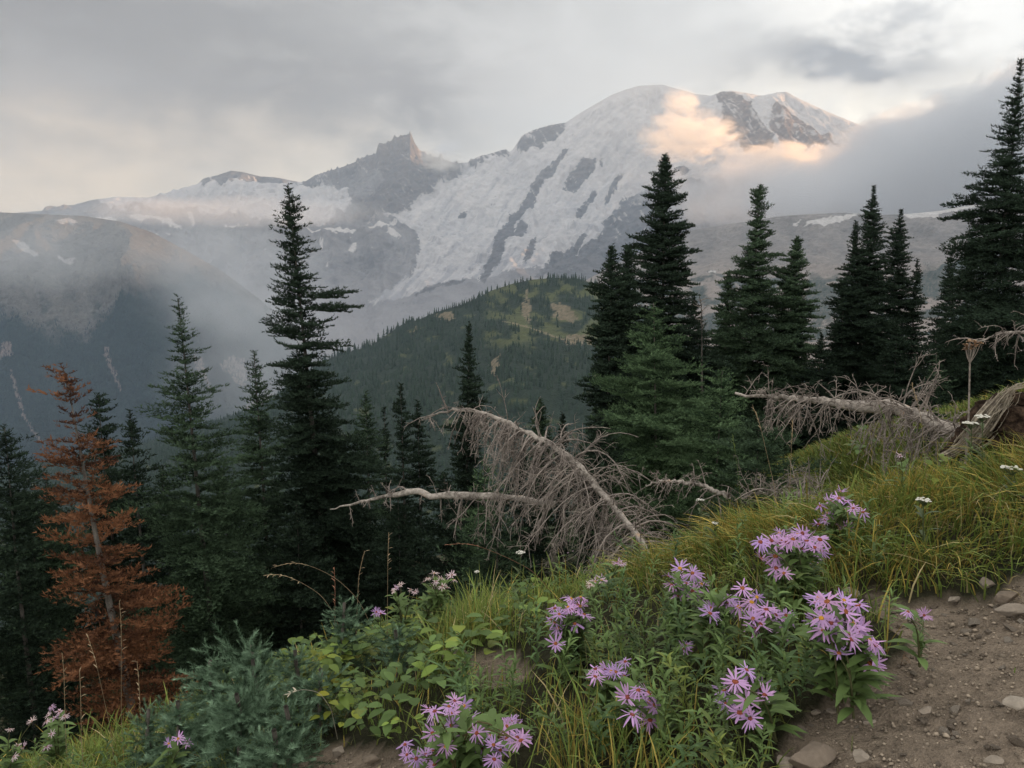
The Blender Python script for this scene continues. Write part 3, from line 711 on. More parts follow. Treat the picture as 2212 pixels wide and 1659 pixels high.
NEAR = dict(dens=92, nl=.038, nw=.0115)
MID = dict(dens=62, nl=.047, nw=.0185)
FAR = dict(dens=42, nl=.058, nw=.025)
fir('rust brown dead fir with bare gaps along its grey trunk', (140, 808), 7.6, 245, [(815, 45), (840, 52), (850, 12), (858, 62), (885, 50), (915, 50), (960, 62), (1000, 80), (1060, 85), (1130, 100), (1200, 115), (1300, 135), (1480, 150)],
    M_DEAD, M_BARKG, 'dead_fir', 'dead fir', seed=1, gaps=((842, 852), (872, 898), (925, 945), (1128, 1165)), extra=((1000, 3.1, .1, 100), (1310, .1, .12, 175), (1195, .2, .0, 110), (965, .1, .12, 90)), keep=.92, hang=.06, trunk_r=.0125, tvar=.3, per=7, **NEAR)
fir('slim green fir with a long bare leader beside the rust brown fir', (384, 645), 10.5, 425, [(668, 8), (672, 20), (690, 16), (740, 34), (800, 42), (840, 62), (870, 64), (960, 82), (1050, 105), (1150, 130), (1300, 165), (1420, 170)],
    seed=2, extra=((850, 3.0, .2, 92), (850, .2, .2, 88), (760, .3, .1, 55)), jit=.35, **NEAR)
fir('tallest dark fir left of centre with two long boughs sticking out', (622, 400), 13.5, 690, [(430, 6), (440, 22), (500, 34), (560, 42), (590, 40), (640, 48), (700, 58), (740, 80), (800, 66), (860, 84), (950, 100), (1050, 120), (1200, 130), (1400, 135)],
    M_FIRD, seed=3, extra=((640, -.15, .08, 132), (665, -.1, .02, 138), (645, 3.2, .02, 62), (720, 3.1, .02, 88), (742, -.1, -.05, 110), (625, .2, .1, 60)), jit=.42, keep=.93, per=10, whorl=.12, **MID)
fir('thin young fir with a spiky bare top left of the tallest fir', (549, 762), 15.5, 560, [(770, 3), (800, 16), (840, 24), (850, 34), (900, 46), (1000, 58), (1100, 70), (1300, 80)], seed=4, keep=.8, **MID)
fir('small dark fir directly behind the rust brown fir', (212, 852), 14, 225, [(870, 20), (920, 34), (1000, 46), (1200, 80)], M_FIRD, seed=5, **MID)
t = fir('dark fir with a rusty red tip right of the rust brown fir', (280, 888), 13, 290, [(905, 12), (960, 32), (1040, 55), (1200, 80)], M_FIRD, seed=6, keep=.75, **MID)
fir('dark fir cut by the left edge of the view, top browned', (8, 925), 9, 10, [(945, 40), (1000, 62), (1100, 90), (1300, 110), (1500, 120)], M_FIRD, seed=7, **NEAR)
fir('low green fir under the rust brown fir at the left edge', (60, 1065), 10.5, 60, [(1090, 40), (1200, 90), (1400, 130)], seed=8, **MID)
fir('green fir filling the gap behind the slim green fir', (480, 1010), 12.5, 480, [(1040, 30), (1150, 70), (1350, 110)], seed=9, **MID)
fir('narrow half bare dark fir, the tallest of the sparse firs at centre', (865, 830), 18, 870, [(850, 6), (900, 22), (1000, 36), (1250, 48)], M_FIRD, seed=10, keep=.6, **MID)
fir('narrow dark fir right beside the tallest sparse fir', (902, 868), 18.5, 905, [(890, 10), (960, 26), (1250, 42)], M_FIRD, seed=11, keep=.6, **MID)
fir('narrow sparse dark fir left of the half bare firs', (830, 880), 19, 832, [(910, 8), (1000, 20), (1250, 40)], M_FIRD, seed=12, keep=.5, **MID)
fir('small green fir standing against the right flank of the tallest fir', (790, 850), 16, 792, [(880, 18), (960, 34), (1250, 60)], seed=13, keep=.8, **MID)
fir('dark spire fir rising behind the arched grey dead tree', (1013, 700), 20, 1000, [(715, 6), (760, 16), (800, 22), (850, 34), (900, 44), (960, 40), (1050, 56), (1250, 66)], M_FIRD, seed=14, jit=.4, **MID)
fir('small green fir in the gap right of the dark spire fir', (1168, 862), 24, 1168, [(885, 14), (920, 22), (1000, 30)], seed=15, **MID)
fir('tiny dark fir top between the small fir and the twin firs', (1215, 893), 24, 1215, [(905, 8), (960, 16), (1050, 20)], M_FIRD, seed=16, **MID)
fir('light green young fir behind the left fallen branch', (1046, 985), 8.2, 1046, [(1010, 20), (1050, 36), (1090, 55), (1200, 62)], M_FIRL, seed=17, **NEAR)
fir('young green fir in front of the fallen trees at centre', (1074, 1050), 7.0, 1072, [(1085, 20), (1110, 40), (1150, 78), (1200, 108), (1260, 118), (1330, 110)], M_FIR, seed=18, per=10, **NEAR)
fir('left and shorter spire of the dark twin firs right of centre', (1322, 530), 20, 1318, [(548, 14), (580, 22), (640, 42), (700, 44), (800, 50), (900, 55), (1080, 58)], M_FIRD, seed=19, jit=.4, per=10, whorl=.12, **MID)
fir('right and bushy topped spire of the dark twin firs', (1356, 538), 20.5, 1362, [(548, 22), (600, 26), (660, 36), (720, 42), (850, 46), (1060, 52)], M_FIRD, seed=20, jit=.4, per=10, whorl=.12, **MID)
fir('tall dark fir right of the twin firs with a ragged top', (1437, 335), 22, 1450, [(345, 12), (400, 30), (440, 40), (475, 34), (520, 42), (560, 54), (600, 72), (660, 62), (720, 80), (800, 96), (950, 105)], M_FIRD, seed=21, extra=((428, .1, .05, 46), (556, .1, .15, 58), (612, -.1, 0, 78)), jit=.42, per=10, whorl=.12, **MID)
fir('broad bright green fir in front of the tall ragged fir', (1412, 655), 13.5, 1440, [(675, 20), (720, 50), (760, 66), (800, 74), (850, 110), (900, 135), (960, 165), (1040, 175)], M_FIRL, M_BARKG, seed=22, per=10, jit=.3, **NEAR)
fir('bright green fir bough clump right of the broad bright fir', (1560, 800), 12, 1555, [(830, 40), (900, 75), (960, 105), (1040, 120)], M_FIRL, seed=23, **NEAR)
fir('low dense fir under the right hand fallen log', (1640, 900), 9.5, 1640, [(925, 50), (980, 100), (1040, 120)], M_FIR, seed=24, **NEAR)
fir('ragged fir with a long bough reaching right, between two tall groups', (1640, 404), 24, 1636, [(415, 20), (450, 26), (480, 22), (530, 34), (570, 46), (640, 60), (700, 78), (800, 92), (950, 100)], M_FIR, seed=25, extra=((552, -.1, .06, 66), (480, .1, 0, 34), (590, 3.0, .05, 66)), jit=.42, per=10, whorl=.13, **MID)
fir('shorter full fir standing just right of the ragged fir', (1722, 514), 24.5, 1712, [(522, 12), (560, 24), (620, 44), (680, 50), (760, 66), (850, 78), (950, 84)], M_FIR, seed=26, jit=.35, per=10, whorl=.13, **MID)
fir('small fir tucked left of the ragged fir', (1575, 590), 25, 1575, [(620, 12), (680, 26), (760, 40), (900, 60)], M_FIR, seed=27, **MID)
fir('tallest slender fir of the group behind the right hand log', (1888, 402), 26, 1892, [(425, 5), (450, 16), (490, 26), (540, 32), (600, 44), (680, 60), (760, 74), (900, 88)], M_FIRD, seed=28, per=10, whorl=.13, **MID)
fir('thin spire tight against the left of the tallest slender fir', (1849, 478), 26.5, 1850, [(495, 8), (540, 18), (600, 30), (700, 46), (900, 64)], M_FIRD, seed=29, **MID)
fir('slender pointed fir second to the tallest behind the log', (1947, 452), 27, 1950, [(475, 6), (510, 20), (560, 26), (620, 34), (700, 44), (900, 62)], M_FIRD, seed=30, per=10, whorl=.13, **MID)
fir('short thin pointed fir right of the slender pair', (1982, 562), 27, 1984, [(580, 6), (640, 22), (700, 30), (900, 50)], M_FIRD, seed=31, **MID)
fir('low dark fir left of the slender group', (1826, 605), 26, 1826, [(630, 12), (700, 24), (900, 50)], M_FIRD, seed=32, **MID)
fir('narrow fir left of the huge fir at the right edge', (2056, 543), 24, 2056, [(560, 8), (600, 16), (680, 28), (760, 40), (900, 60)], M_FIRD, seed=33, **MID)
fir('dark fir leaning on the left side of the huge fir', (2100, 505), 20, 2100, [(530, 14), (600, 28), (700, 48), (900, 80)], M_FIRD, seed=34, **MID)
fir('huge dark fir at the right edge, tallest in the view', (2206, 128), 15.5, 2200, [(165, 7), (200, 14), (260, 26), (300, 42), (350, 40), (400, 58), (440, 80), (500, 92), (560, 100), (640, 106), (720, 112), (840, 118)], M_FIRD, seed=35, jit=.4, per=11, whorl=.12, **MID)
fir('small light green fir below the huge fir, beside the dry umbel', (2022, 765), 11, 2022, [(790, 14), (830, 26), (880, 34)], M_FIR, seed=36, **NEAR)
fir('dark filler fir behind the fallen branch', (960, 1020), 10, 960, [(1050, 30), (1150, 70), (1300, 90)], M_FIRD, seed=37, **MID)
fir('low dark fir behind the arched dead tree on its right', (1290, 900), 11.5, 1290, [(930, 30), (1000, 60), (1150, 80)], M_FIRD, seed=38, **MID)
for i, (X, Y, d, w, lb) in enumerate([(720, 905, 17, 60, 'dark fir crowded behind the tallest fir'), (1500, 640, 23, 55, 'dark fir half hidden between the tall ragged and bright firs'), (1775, 720, 23, 60, 'dark fir low between the shorter full fir and the slender group'), (1690, 690, 27, 70, 'dark fir low behind the shorter full fir'),
                                   (100, 1030, 13, 70, 'dark fir seen through the rust brown boughs'), (350, 1010, 14, 70, 'dark fir right behind the rusty tipped fir'), (2150, 640, 19, 80, 'dark fir against the trunk of the huge fir'), (1940, 700, 24, 70, 'dark fir filling the foot of the slender group'), (1130, 960, 16, 60, 'dark fir seen through the arched dead tree'), (640, 1090, 11, 90, 'dark low fir at the foot of the tallest fir'), (860, 1080, 12.5, 80, 'dark low fir under the left fallen branch')]):
    fir(lb, (X, Y), d, X, [(Y + 25, w * .2), (Y + 90, w * .6), (Y + 200, w), (Y + 330, w * 1.2)], M_FIRD, seed=50 + i, **MID)
# blue green seedlings in the near left
for i, (X, Y, bx, by, pr, lb) in enumerate([(405, 1335, 420, 1560, [(1345, 26), (1375, 48), (1410, 44), (1460, 66), (1520, 84)], 'blue green fir seedling standing tallest in the near left'),
        (545, 1392, 560, 1590, [(1405, 34), (1430, 74), (1470, 96), (1530, 110)], 'wide blue green fir seedling in the middle of the near left clump'),
        (742, 1305, 735, 1470, [(1318, 22), (1345, 48), (1385, 68), (1430, 72)], 'round blue green fir seedling beside the bright leafy weeds'),
        (380, 1520, 385, 1690, [(1532, 50), (1560, 86), (1610, 110)], 'low blue green fir seedling above the pair of purple asters'),
        (510, 1500, 515, 1700, [(1512, 44), (1540, 90), (1590, 125)], 'spreading blue green fir seedling at the bottom left'),
        (620, 1520, 620, 1680, [(1532, 46), (1570, 76), (1620, 90)], 'small blue green fir seedling near the bare soil at the bottom'),
        (640, 1400, 640, 1560, [(1412, 40), (1440, 70), (1490, 80)], 'blue green fir seedling between the wide and the round one'),
        (455, 1425, 460, 1610, [(1435, 40), (1470, 76), (1530, 95)], 'blue green fir seedling tucked under the tallest seedling'),
        (318, 1535, 322, 1660, [(1545, 36), (1575, 62), (1610, 74)], 'leftmost low blue green fir seedling at the edge of the left grass'),
        (690, 1450, 690, 1590, [(1462, 36), (1495, 64), (1530, 72)], 'blue green fir seedling beside the bent bleached stem'),
        (590, 1580, 590, 1730, [(1590, 44), (1620, 76), (1660, 88)], 'lowest blue green fir seedling at the bottom edge'),
        (855, 1360, 855, 1470, [(1370, 30), (1400, 52), (1440, 56)], 'small fir seedling half hidden by the leafy weeds')]):
    fir(lb, (X, Y), float(on_ground(bx, by)[1]), bx, pr, M_FIRB, M_BARKG, 'fir_seedling', 'fir seedling', seed=80 + i, dens=1150, nl=.0175, nw=.0023, hang=.0, whorl=.045, per=9, up=.7, sp=.06, jit=.35, trunk_r=.009)
# ------------------------------------------------------------------ dead fallen trees
def wood_mat(name, c0, c1, c2):
    m, nt, bs = material(name, rough=.9, spec=.15)
    o = coord(nt, 'Object'); n = noise(nt, o, 7.0, 5, .6); n2 = noise(nt, mapping(nt, o, (1, 1, 1)), 45.0, 4, .65)
    c = mixc(nt, (n * .5 + n2 * .5).step(.36, .62), c0, c1); c = mixc(nt, n.step(.60, .72) * .8, c, c2)
    nt.links.new(c.s, bs.inputs['Base Color']); bump(nt, bs, n2, .004)
    return m
M_GREY = wood_mat('weathered_wood', (.11, .095, .08), (.40, .355, .31), (.46, .26, .14))
M_TWIG = wood_mat('dead_twigs', (.10, .084, .074), (.31, .265, .23), (.24, .19, .155))
M_PALE = wood_mat('pale_splintered_wood', (.11, .09, .07), (.37, .32, .25), (.22, .17, .125))

def droop(p0, d0, L, n, g, r, wob):
    """centre lines of limbs that start along d0 and bend down by g"""
    N = len(p0); t = np.linspace(0, 1, n)
    d = d0[:, None] + np.array([0, 0, -1.]) * (g[:, None] * t)[..., None] + np.cumsum(r.normal(0, wob, (N, n, 3)), 1)
    d /= np.linalg.norm(d, axis=2, keepdims=True)
    st = d * (L / (n - 1))[:, None, None]; q = np.cumsum(st, 1) - st
    return p0[:, None] + q
def limbs(r, axis_pts, spec, side_bias=None):
    """dead branches in three orders along a fallen trunk -> tubes"""
    parts = []
    K = len(axis_pts); n1 = spec['n']; t = r.uniform(spec.get('t0', .04), spec.get('t1', .97), n1)
    i = np.minimum((t * (K - 1)).astype(int), K - 2); f = t * (K - 1) - i
    p = axis_pts[i] * (1 - f)[:, None] + axis_pts[i + 1] * f[:, None]
    ax = axis_pts[i + 1] - axis_pts[i]; ax /= np.linalg.norm(ax, axis=1, keepdims=True)
    d = r.normal(0, 1, (n1, 3)) * np.array(spec.get('spread', (1, 1, .6))) + np.array(spec.get('bias', (0, 0, -.5)))
    d -= ax * (d * ax).sum(1, keepdims=True) * .8; d /= np.linalg.norm(d, axis=1, keepdims=True)
    L = spec['L'] * r.uniform(.35, 1.1, n1) * np.interp(t, *spec['prof'])
    g = r.uniform(*spec['g'], n1)
    q = droop(p, d, L, 9, g, r, .10)
    parts.append(tubes(q, np.linspace(1, .28, 9) * (spec['r'] * (.5 + .5 * L / spec['L']) * r.choice([.75, 1.0, 1.5], n1, p=[.4, .4, .2]))[:, None], 5))
    def order(q, L, m, fl, rad, wob, n):
        N = len(q); k = np.repeat(np.arange(N), m); s = r.uniform(.15, .98, N * m); c = s * (q.shape[1] - 1)
        a = np.minimum(c.astype(int), q.shape[1] - 2); b = (c - a)[:, None]
        p = q[k, a] * (1 - b) + q[k, a + 1] * b
        ax = q[k, a + 1] - q[k, a]; ax /= np.linalg.norm(ax, axis=1, keepdims=True) + 1e-9
        d = ax * .75 + r.normal(0, .62, (N * m, 3)); d /= np.linalg.norm(d, axis=1, keepdims=True)
        l = L[k] * fl * r.uniform(.4, 1.1, N * m) * (1.1 - .6 * s)
        qq = droop(p, d, l, n, r.uniform(*spec.get('g2', (.1, 1.0)), N * m), r, wob)
        parts.append(tubes(qq, np.linspace(1, .4, n) * np.full((N * m, 1), rad), 4))
        return qq, l
    q2, L2 = order(q, L, spec['m2'], .45, spec['r'] * .42, .12, 6)
    if spec.get('m3'): order(q2, L2, spec['m3'], .55, spec['r'] * .27, .14, 4)
    v, f = merge(parts)
    lo = ground_z(v[:, 0], v[:, 1]) - .01
    v[:, 2] = np.maximum(v[:, 2], lo + .015 * r.random(len(v)))     # what touches the slope lies on it
    return v, f
def dead_tree(name, label, cat, path, radii, specs, seed, group=None, mat=M_GREY, rough=.006, nseg=40):
    r = np.random.default_rng(seed)
    pts = np.concatenate([P(X, Y, d)[None] for X, Y, d in path]); ax = resample(pts, nseg, rough, r)
    o = ax[-1].copy(); root = empty(name, o); tag(root, label, cat, group)
    rad = np.interp(np.linspace(0, 1, nseg), np.linspace(0, 1, len(radii)), radii) * r.uniform(.9, 1.1, nseg)
    v, f = tubes((ax - o)[None], rad[None], 10)
    v = v + np.stack([fbm(v[:, 0] / .06 + 3, v[:, 2] / .06, 3), fbm(v[:, 1] / .06, v[:, 0] / .06 + 9, 3), fbm(v[:, 2] / .06, v[:, 1] / .06 + 4, 3)], 1) * .16 * np.repeat(rad, 10)[:, None]
    mesh_obj('trunk', v, f, mat, root, smooth=True)
    parts = [limbs(r, ax, s) for s in specs]
    v, f = merge(parts)
    mesh_obj('branches', v - o, f, M_TWIG, root, smooth=True)
    return root
P4 = lambda *p: ([q[0] for q in p], [q[1] for q in p])
dead_tree('dead_tree', 'arched grey dead tree hung with a curtain of bare twigs', 'dead tree',
    [(912, 908, 5.3), (945, 893, 5.25), (985, 882, 5.2), (1035, 887, 5.1), (1080, 905, 5.0), (1130, 928, 4.9), (1180, 955, 4.8), (1225, 985, 4.7), (1262, 1018, 4.6), (1300, 1062, 4.45), (1345, 1115, 4.3), (1372, 1150, 4.2), (1400, 1200, 4.05)],
    [.003, .007, .010, .013, .015, .017, .020, .023, .024, .020, .018, .017, .016],
    [dict(n=190, L=.60, r=.0054, prof=P4((0, .3), (.25, .5), (.45, .9), (.7, 1.0), (.9, .75), (1, .5)), g=(.9, 3.6), g2=(-.2, 1.6), m2=8, m3=2, t0=.2, bias=(-.25, -.3, -.5), spread=(.9, .8, .4)),
     dict(n=30, L=.50, r=.005, prof=P4((0, .5), (.5, .8), (1, 1.0)), g=(1.0, 2.2), g2=(.2, 1.0), m2=6, m3=2, t0=.5, bias=(1.2, -.2, .35), spread=(.5, .8, .35)),
     dict(n=22, L=.30, r=.005, prof=P4((0, .9), (1, 1)), g=(.5, 2.2), m2=5, m3=2, t0=.02, t1=.5, bias=(-.2, 0, -.2)),
     dict(n=5, L=.5, r=.006, prof=P4((0, .8), (1, 1)), g=(-.2, .8), m2=4, m3=1, t0=.1, t1=.62, bias=(-.5, 0, 1.6), spread=(.5, .4, .2))], 5)
dead_tree('fallen_branch', 'pale crooked fallen branch reaching left below the arched dead tree', 'dead branch',
    [(713, 1100, 5.6), (775, 1086, 5.5), (828, 1073, 5.45), (876, 1066, 5.4), (905, 1057, 5.35), (918, 1064, 5.35), (928, 1077, 5.3), (955, 1069, 5.25), (1000, 1070, 5.2), (1050, 1071, 5.1), (1116, 1075, 5.0), (1200, 1090, 4.9)],
    [.003, .007, .011, .014, .024, .020, .024, .026, .024, .022, .020, .018],
    [dict(n=26, L=.26, r=.0055, prof=P4((0, .5), (1, 1)), g=(.8, 2.4), m2=6, m3=2, bias=(0, 0, -.4)),
     dict(n=14, L=.2, r=.005, prof=P4((0, .7), (1, 1)), g=(-.3, .6), m2=4, m3=1, bias=(-.2, 0, .9), spread=(.6, .5, .3)),
     dict(n=16, L=.42, r=.0055, prof=P4((0, 1), (1, 1)), g=(1.2, 2.6), m2=7, m3=2, t0=.62, bias=(-.1, -.1, -.5))], 6, rough=.003)
dead_tree('fallen_log', 'grey fallen log bristling with dead twigs across the right slope', 'dead log',
    [(1588, 849, 5.2), (1617, 856, 5.15), (1680, 855, 5.05), (1739, 861, 4.9), (1808, 872, 4.75), (1860, 879, 4.6), (1923, 876, 4.5), (1964, 891, 4.35), (2017, 912, 4.2), (2095, 948, 4.0)],
    [.008, .012, .018, .022, .028, .034, .036, .034, .036, .04],
    [dict(n=80, L=.42, r=.0055, prof=P4((0, .35), (.3, .9), (.7, 1), (1, .6)), g=(1.0, 2.6), g2=(.2, 1.4), m2=7, m3=2, t0=.12, bias=(.05, -.2, -.5), spread=(1, .8, .3)),
     dict(n=50, L=.30, r=.005, prof=P4((0, .7), (1, 1)), g=(-.1, 1.0), m2=6, m3=2, bias=(-.1, -.1, .7), spread=(1, .8, .3)),
     dict(n=40, L=.34, r=.006, prof=P4((0, .8), (1, 1)), g=(.2, 1.4), m2=6, m3=2, t0=.66, bias=(.2, -.4, .2), spread=(1, .8, .5))], 7)
dead_tree('fallen_branch', 'thin grey branch lying low between the arched dead tree and the grass', 'dead branch',
    [(1395, 1048, 4.9), (1430, 1040, 4.9), (1470, 1040, 4.85), (1510, 1047, 4.8), (1575, 1072, 4.6)], [.005, .009, .011, .013, .015],
    [dict(n=30, L=.28, r=.0045, prof=P4((0, .6), (1, 1)), g=(.4, 1.8), m2=6, m3=2, bias=(.1, -.1, .1))], 8)
dead_tree('fallen_branch', 'bare twiggy brushwood lying in front of the low dense fir', 'dead branch',
    [(1600, 1075, 4.4), (1660, 1062, 4.4), (1720, 1066, 4.3), (1780, 1080, 4.1)], [.005, .009, .012, .014],
    [dict(n=60, L=.30, r=.0042, prof=P4((0, .8), (1, 1)), g=(-.2, 1.4), m2=7, m3=2, bias=(-.2, -.1, .35), spread=(1, .7, .4))], 9)
dead_tree('fallen_branch', 'bleached bare branch poking in at the right edge below the huge fir', 'dead branch',
    [(2105, 742, 9.0), (2140, 728, 9.0), (2170, 718, 8.9), (2215, 716, 8.8), (2290, 722, 8.7)], [.006, .012, .018, .024, .03],
    [dict(n=26, L=.5, r=.009, prof=P4((0, .8), (1, 1)), g=(.1, 1.2), m2=5, m3=1, bias=(-.7, -.2, .0), spread=(.6, .5, .5))], 10)
dead_tree('dead_snag', 'forked bare snag tip showing between the ragged fir and the bright fir', 'dead tree',
    [(1511, 640, 21), (1516, 665, 21), (1516, 700, 21), (1516, 850, 21)], [.010, .016, .022, .035],
    [dict(n=18, L=.35, r=.012, prof=P4((0, .8), (1, 1)), g=(-.8, .2), m2=3, m3=0, t1=.4, bias=(0, 0, .8))], 12, mat=M_BARK)

# rotten root stump, lying on its side at the right
def make_stump():
    r = np.random.default_rng(3)
    spine = [(2040, 985, 3.75, .03), (2085, 955, 3.7, .06), (2120, 935, 3.65, .095), (2160, 915, 3.6, .14), (2205, 915, 3.55, .17), (2260, 930, 3.5, .18), (2330, 950, 3.5, .14)]
    ax = resample(np.array([P(a, b, c) for a, b, c, _ in spine]), 60); rad = np.interp(np.linspace(0, 1, 60), np.linspace(0, 1, 7), [q[3] for q in spine])
    o = np.array([ax[40][0], ax[40][1], float(ground_z(ax[40][0], ax[40][1])) - .02])
    root = empty('tree_stump', o); tag(root, 'rotten dark stump with a pale splintered edge at the right edge of the grass', 'stump')
    v, f = tubes((ax - o)[None], rad[None], 48)
    k = np.repeat(rad, 48)[:, None]; a, b, c = v.T
    n = np.stack([fbm(a / .07 + 3, c / .05 + b * 9, 5), fbm(b / .07, a / .06 + 9, 5), fbm(c / .06 + 7, a / .07 + b * 7, 5)], 1)
    v = v + n * k * .55
    m, nt, bs = material('rotten_wood', rough=1, spec=.05)
    oc = coord(nt, 'Object'); n1 = noise(nt, oc, 22, 6, .7)
    nt.links.new(mixc(nt, n1.step(.4, .7), (.022, .015, .011), (.10, .068, .048)).s, bs.inputs['Base Color']); bump(nt, bs, n1, .02)
    mesh_obj('rotten_body', v, f, m, root, smooth=True)
    # splintered outer shell: a bundle of torn slivers along the upper left edge
    lines, rr = [], []
    edge = resample(np.array([P(X, Y, d) for X, Y, d in [(2030, 985, 3.62), (2075, 962, 3.6), (2110, 935, 3.55), (2135, 900, 3.5), (2160, 865, 3.48), (2182, 835, 3.46), (2212, 826, 3.46)]]), 30)
    for i in range(190):
        a0 = r.uniform(0, .6); a1 = min(1, a0 + r.uniform(.2, .5)); t = np.linspace(a0, a1, 8) * 29
        q = np.stack([np.interp(t, np.arange(30), edge[:, j]) for j in range(3)], 1)
        w = .026 * np.sin(np.clip(t / 29, .15, .9) * np.pi)[:, None]
        q = q + r.normal(0, 1, 3) * w * np.array([1, .6, .7]) + np.array([.018, 0, -.018]) * r.random(); q[-2:] += r.normal(0, .007, (2, 3))
        lines.append(q - o); rr.append(np.linspace(1, .35, 8) * r.uniform(.0018, .0052))
    v, f = tubes(np.array(lines), np.array(rr), 5)
    mesh_obj('splintered_shell', v, f, M_PALE, root)
make_stump()

# ------------------------------------------------------------------ forest far off
def far_conifer(r, n=5, tiers=5):
    """a conifer 1 m tall seen from far away: ragged tiers round a stem"""
    v, f = [], []
    for k in range(tiers):
        z1 = .06 + .80 * k / tiers; z0 = z1 + .30 * (1 - .5 * k / tiers); R = .16 * (1 - k / tiers) ** .8 + .02
        a = r.uniform(0, 6.28) + np.arange(n) * 6.283 / n
        rr = R * r.uniform(.55, 1.25, n); b = len(v)
        v.append((0, 0, min(1, z0)));
        for i in range(n): v.append((rr[i] * math.cos(a[i]), rr[i] * math.sin(a[i]), z1 + r.uniform(-.03, .03)))
        for i in range(n): f.append((b, b + 1 + i, b + 1 + (i + 1) % n))
    return np.array(v), np.array(f)
def far_bush(r): return far_conifer(r, 4, 3)
def surf_points(o, n, r):
    me = o.data; nv = len(me.vertices); co = np.empty(nv * 3, np.float32); me.vertices.foreach_get('co', co); co = co.reshape(-1, 3).astype(float)
    q = np.empty(len(me.polygons) * 4, np.int32); me.polygons.foreach_get('vertices', q); q = q.reshape(-1, 4)
    a = co[q]; ar = np.linalg.norm(np.cross(a[:, 2] - a[:, 0], a[:, 3] - a[:, 1]), axis=1)
    k = r.choice(len(q), n, p=ar / ar.sum()); u, w = r.random(n)[:, None], r.random(n)[:, None]
    a = a[k]; return (a[:, 0] * (1 - u) + a[:, 1] * u) * (1 - w) + (a[:, 3] * (1 - u) + a[:, 2] * u) * w
def forest(name, pts, hts, tmpl, mat, r):
    V_, F_, T_, o = [], [], [], 0
    k = r.integers(len(tmpl), size=len(pts)); yaw = r.uniform(0, 6.28, len(pts)); tone = r.random(len(pts))
    for j, (v, f) in enumerate(tmpl):
        i = np.where(k == j)[0]
        if not len(i): continue
        c, s = np.cos(yaw[i])[:, None], np.sin(yaw[i])[:, None]; h = hts[i][:, None]
        w = h * r.uniform(.7, 1.25, (len(i), 1))
        p = np.stack([(v[:, 0] * c - v[:, 1] * s) * w, (v[:, 0] * s + v[:, 1] * c) * w, v[:, 2] * h - .04 * h], -1) + pts[i][:, None]
        V_.append(p.reshape(-1, 3)); F_.append((f[None] + (np.arange(len(i)) * len(v))[:, None, None]).reshape(-1, 3) + o); o += len(i) * len(v)
        T_.append(np.clip(np.repeat(tone[i], len(v)) * .8 + np.tile(v[:, 2] * .2, len(i)), 0, 1))
    return mesh_obj(name, np.concatenate(V_), np.concatenate(F_), mat, attrs={'tone': np.concatenate(T_)})
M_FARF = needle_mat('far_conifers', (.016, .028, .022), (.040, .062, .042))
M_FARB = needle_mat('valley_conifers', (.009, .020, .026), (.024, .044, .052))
rf = np.random.default_rng(21)
tm = [far_conifer(rf) for _ in range(6)]
pts = surf_points(hill, 60000, rf); X, Y = proj(pts)
m, s, tr = h_meadow(X, Y)
keep = (pts[:, 1] > 300) & (X > -250) & (X < 2300) & (rf.random(len(pts)) > m * .93) & ~s & (np.abs(Y - (695 + (X - 1085) * .235)) > 5)
keep &= rf.random(len(pts)) < sstep(-.45, .05, fbm(pts[:, 0] / 60, pts[:, 1] / 60, 3)) * .8 + .2
keep &= (Y < 1420)
pts = pts[keep]
h = rf.uniform(6, 15, len(pts)) * (1 - .3 * (rf.random(len(pts)) < .3))
tag(forest('forest', pts, h, tm, M_FARF, rf), 'dense conifer forest covering the green hill in the middle distance', 'forest', None, 'stuff')
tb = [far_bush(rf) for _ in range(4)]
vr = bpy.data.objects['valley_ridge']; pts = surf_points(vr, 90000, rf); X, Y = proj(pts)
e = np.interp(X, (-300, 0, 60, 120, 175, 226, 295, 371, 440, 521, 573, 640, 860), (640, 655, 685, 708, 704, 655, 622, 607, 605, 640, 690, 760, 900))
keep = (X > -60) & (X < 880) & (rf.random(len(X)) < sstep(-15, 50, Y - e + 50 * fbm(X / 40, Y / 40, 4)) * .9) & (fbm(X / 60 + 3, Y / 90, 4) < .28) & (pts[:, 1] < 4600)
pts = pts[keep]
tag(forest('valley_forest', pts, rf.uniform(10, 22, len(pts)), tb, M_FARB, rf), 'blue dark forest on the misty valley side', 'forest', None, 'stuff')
pl = bpy.data.objects['plateau']; pts = surf_points(pl, 40000, rf); X, Y = proj(pts)
sh = fbm(X / 60 + 11, Y / 16 + 4, 4) + .25 * sstep(560, 640, Y) - .35 * sstep(700, 760, Y)
keep = (X > 1300) & (X < 2260) & (Y > 560) & (sh > .12) & (rf.random(len(X)) < .35)
pts = pts[keep]
tag(forest('plateau_shrubs', pts, rf.uniform(3, 9, len(pts)), tb, M_FARF, rf), 'low dark shrubs and dwarf trees in bands across the grey plateau', 'shrubs', None, 'stuff')
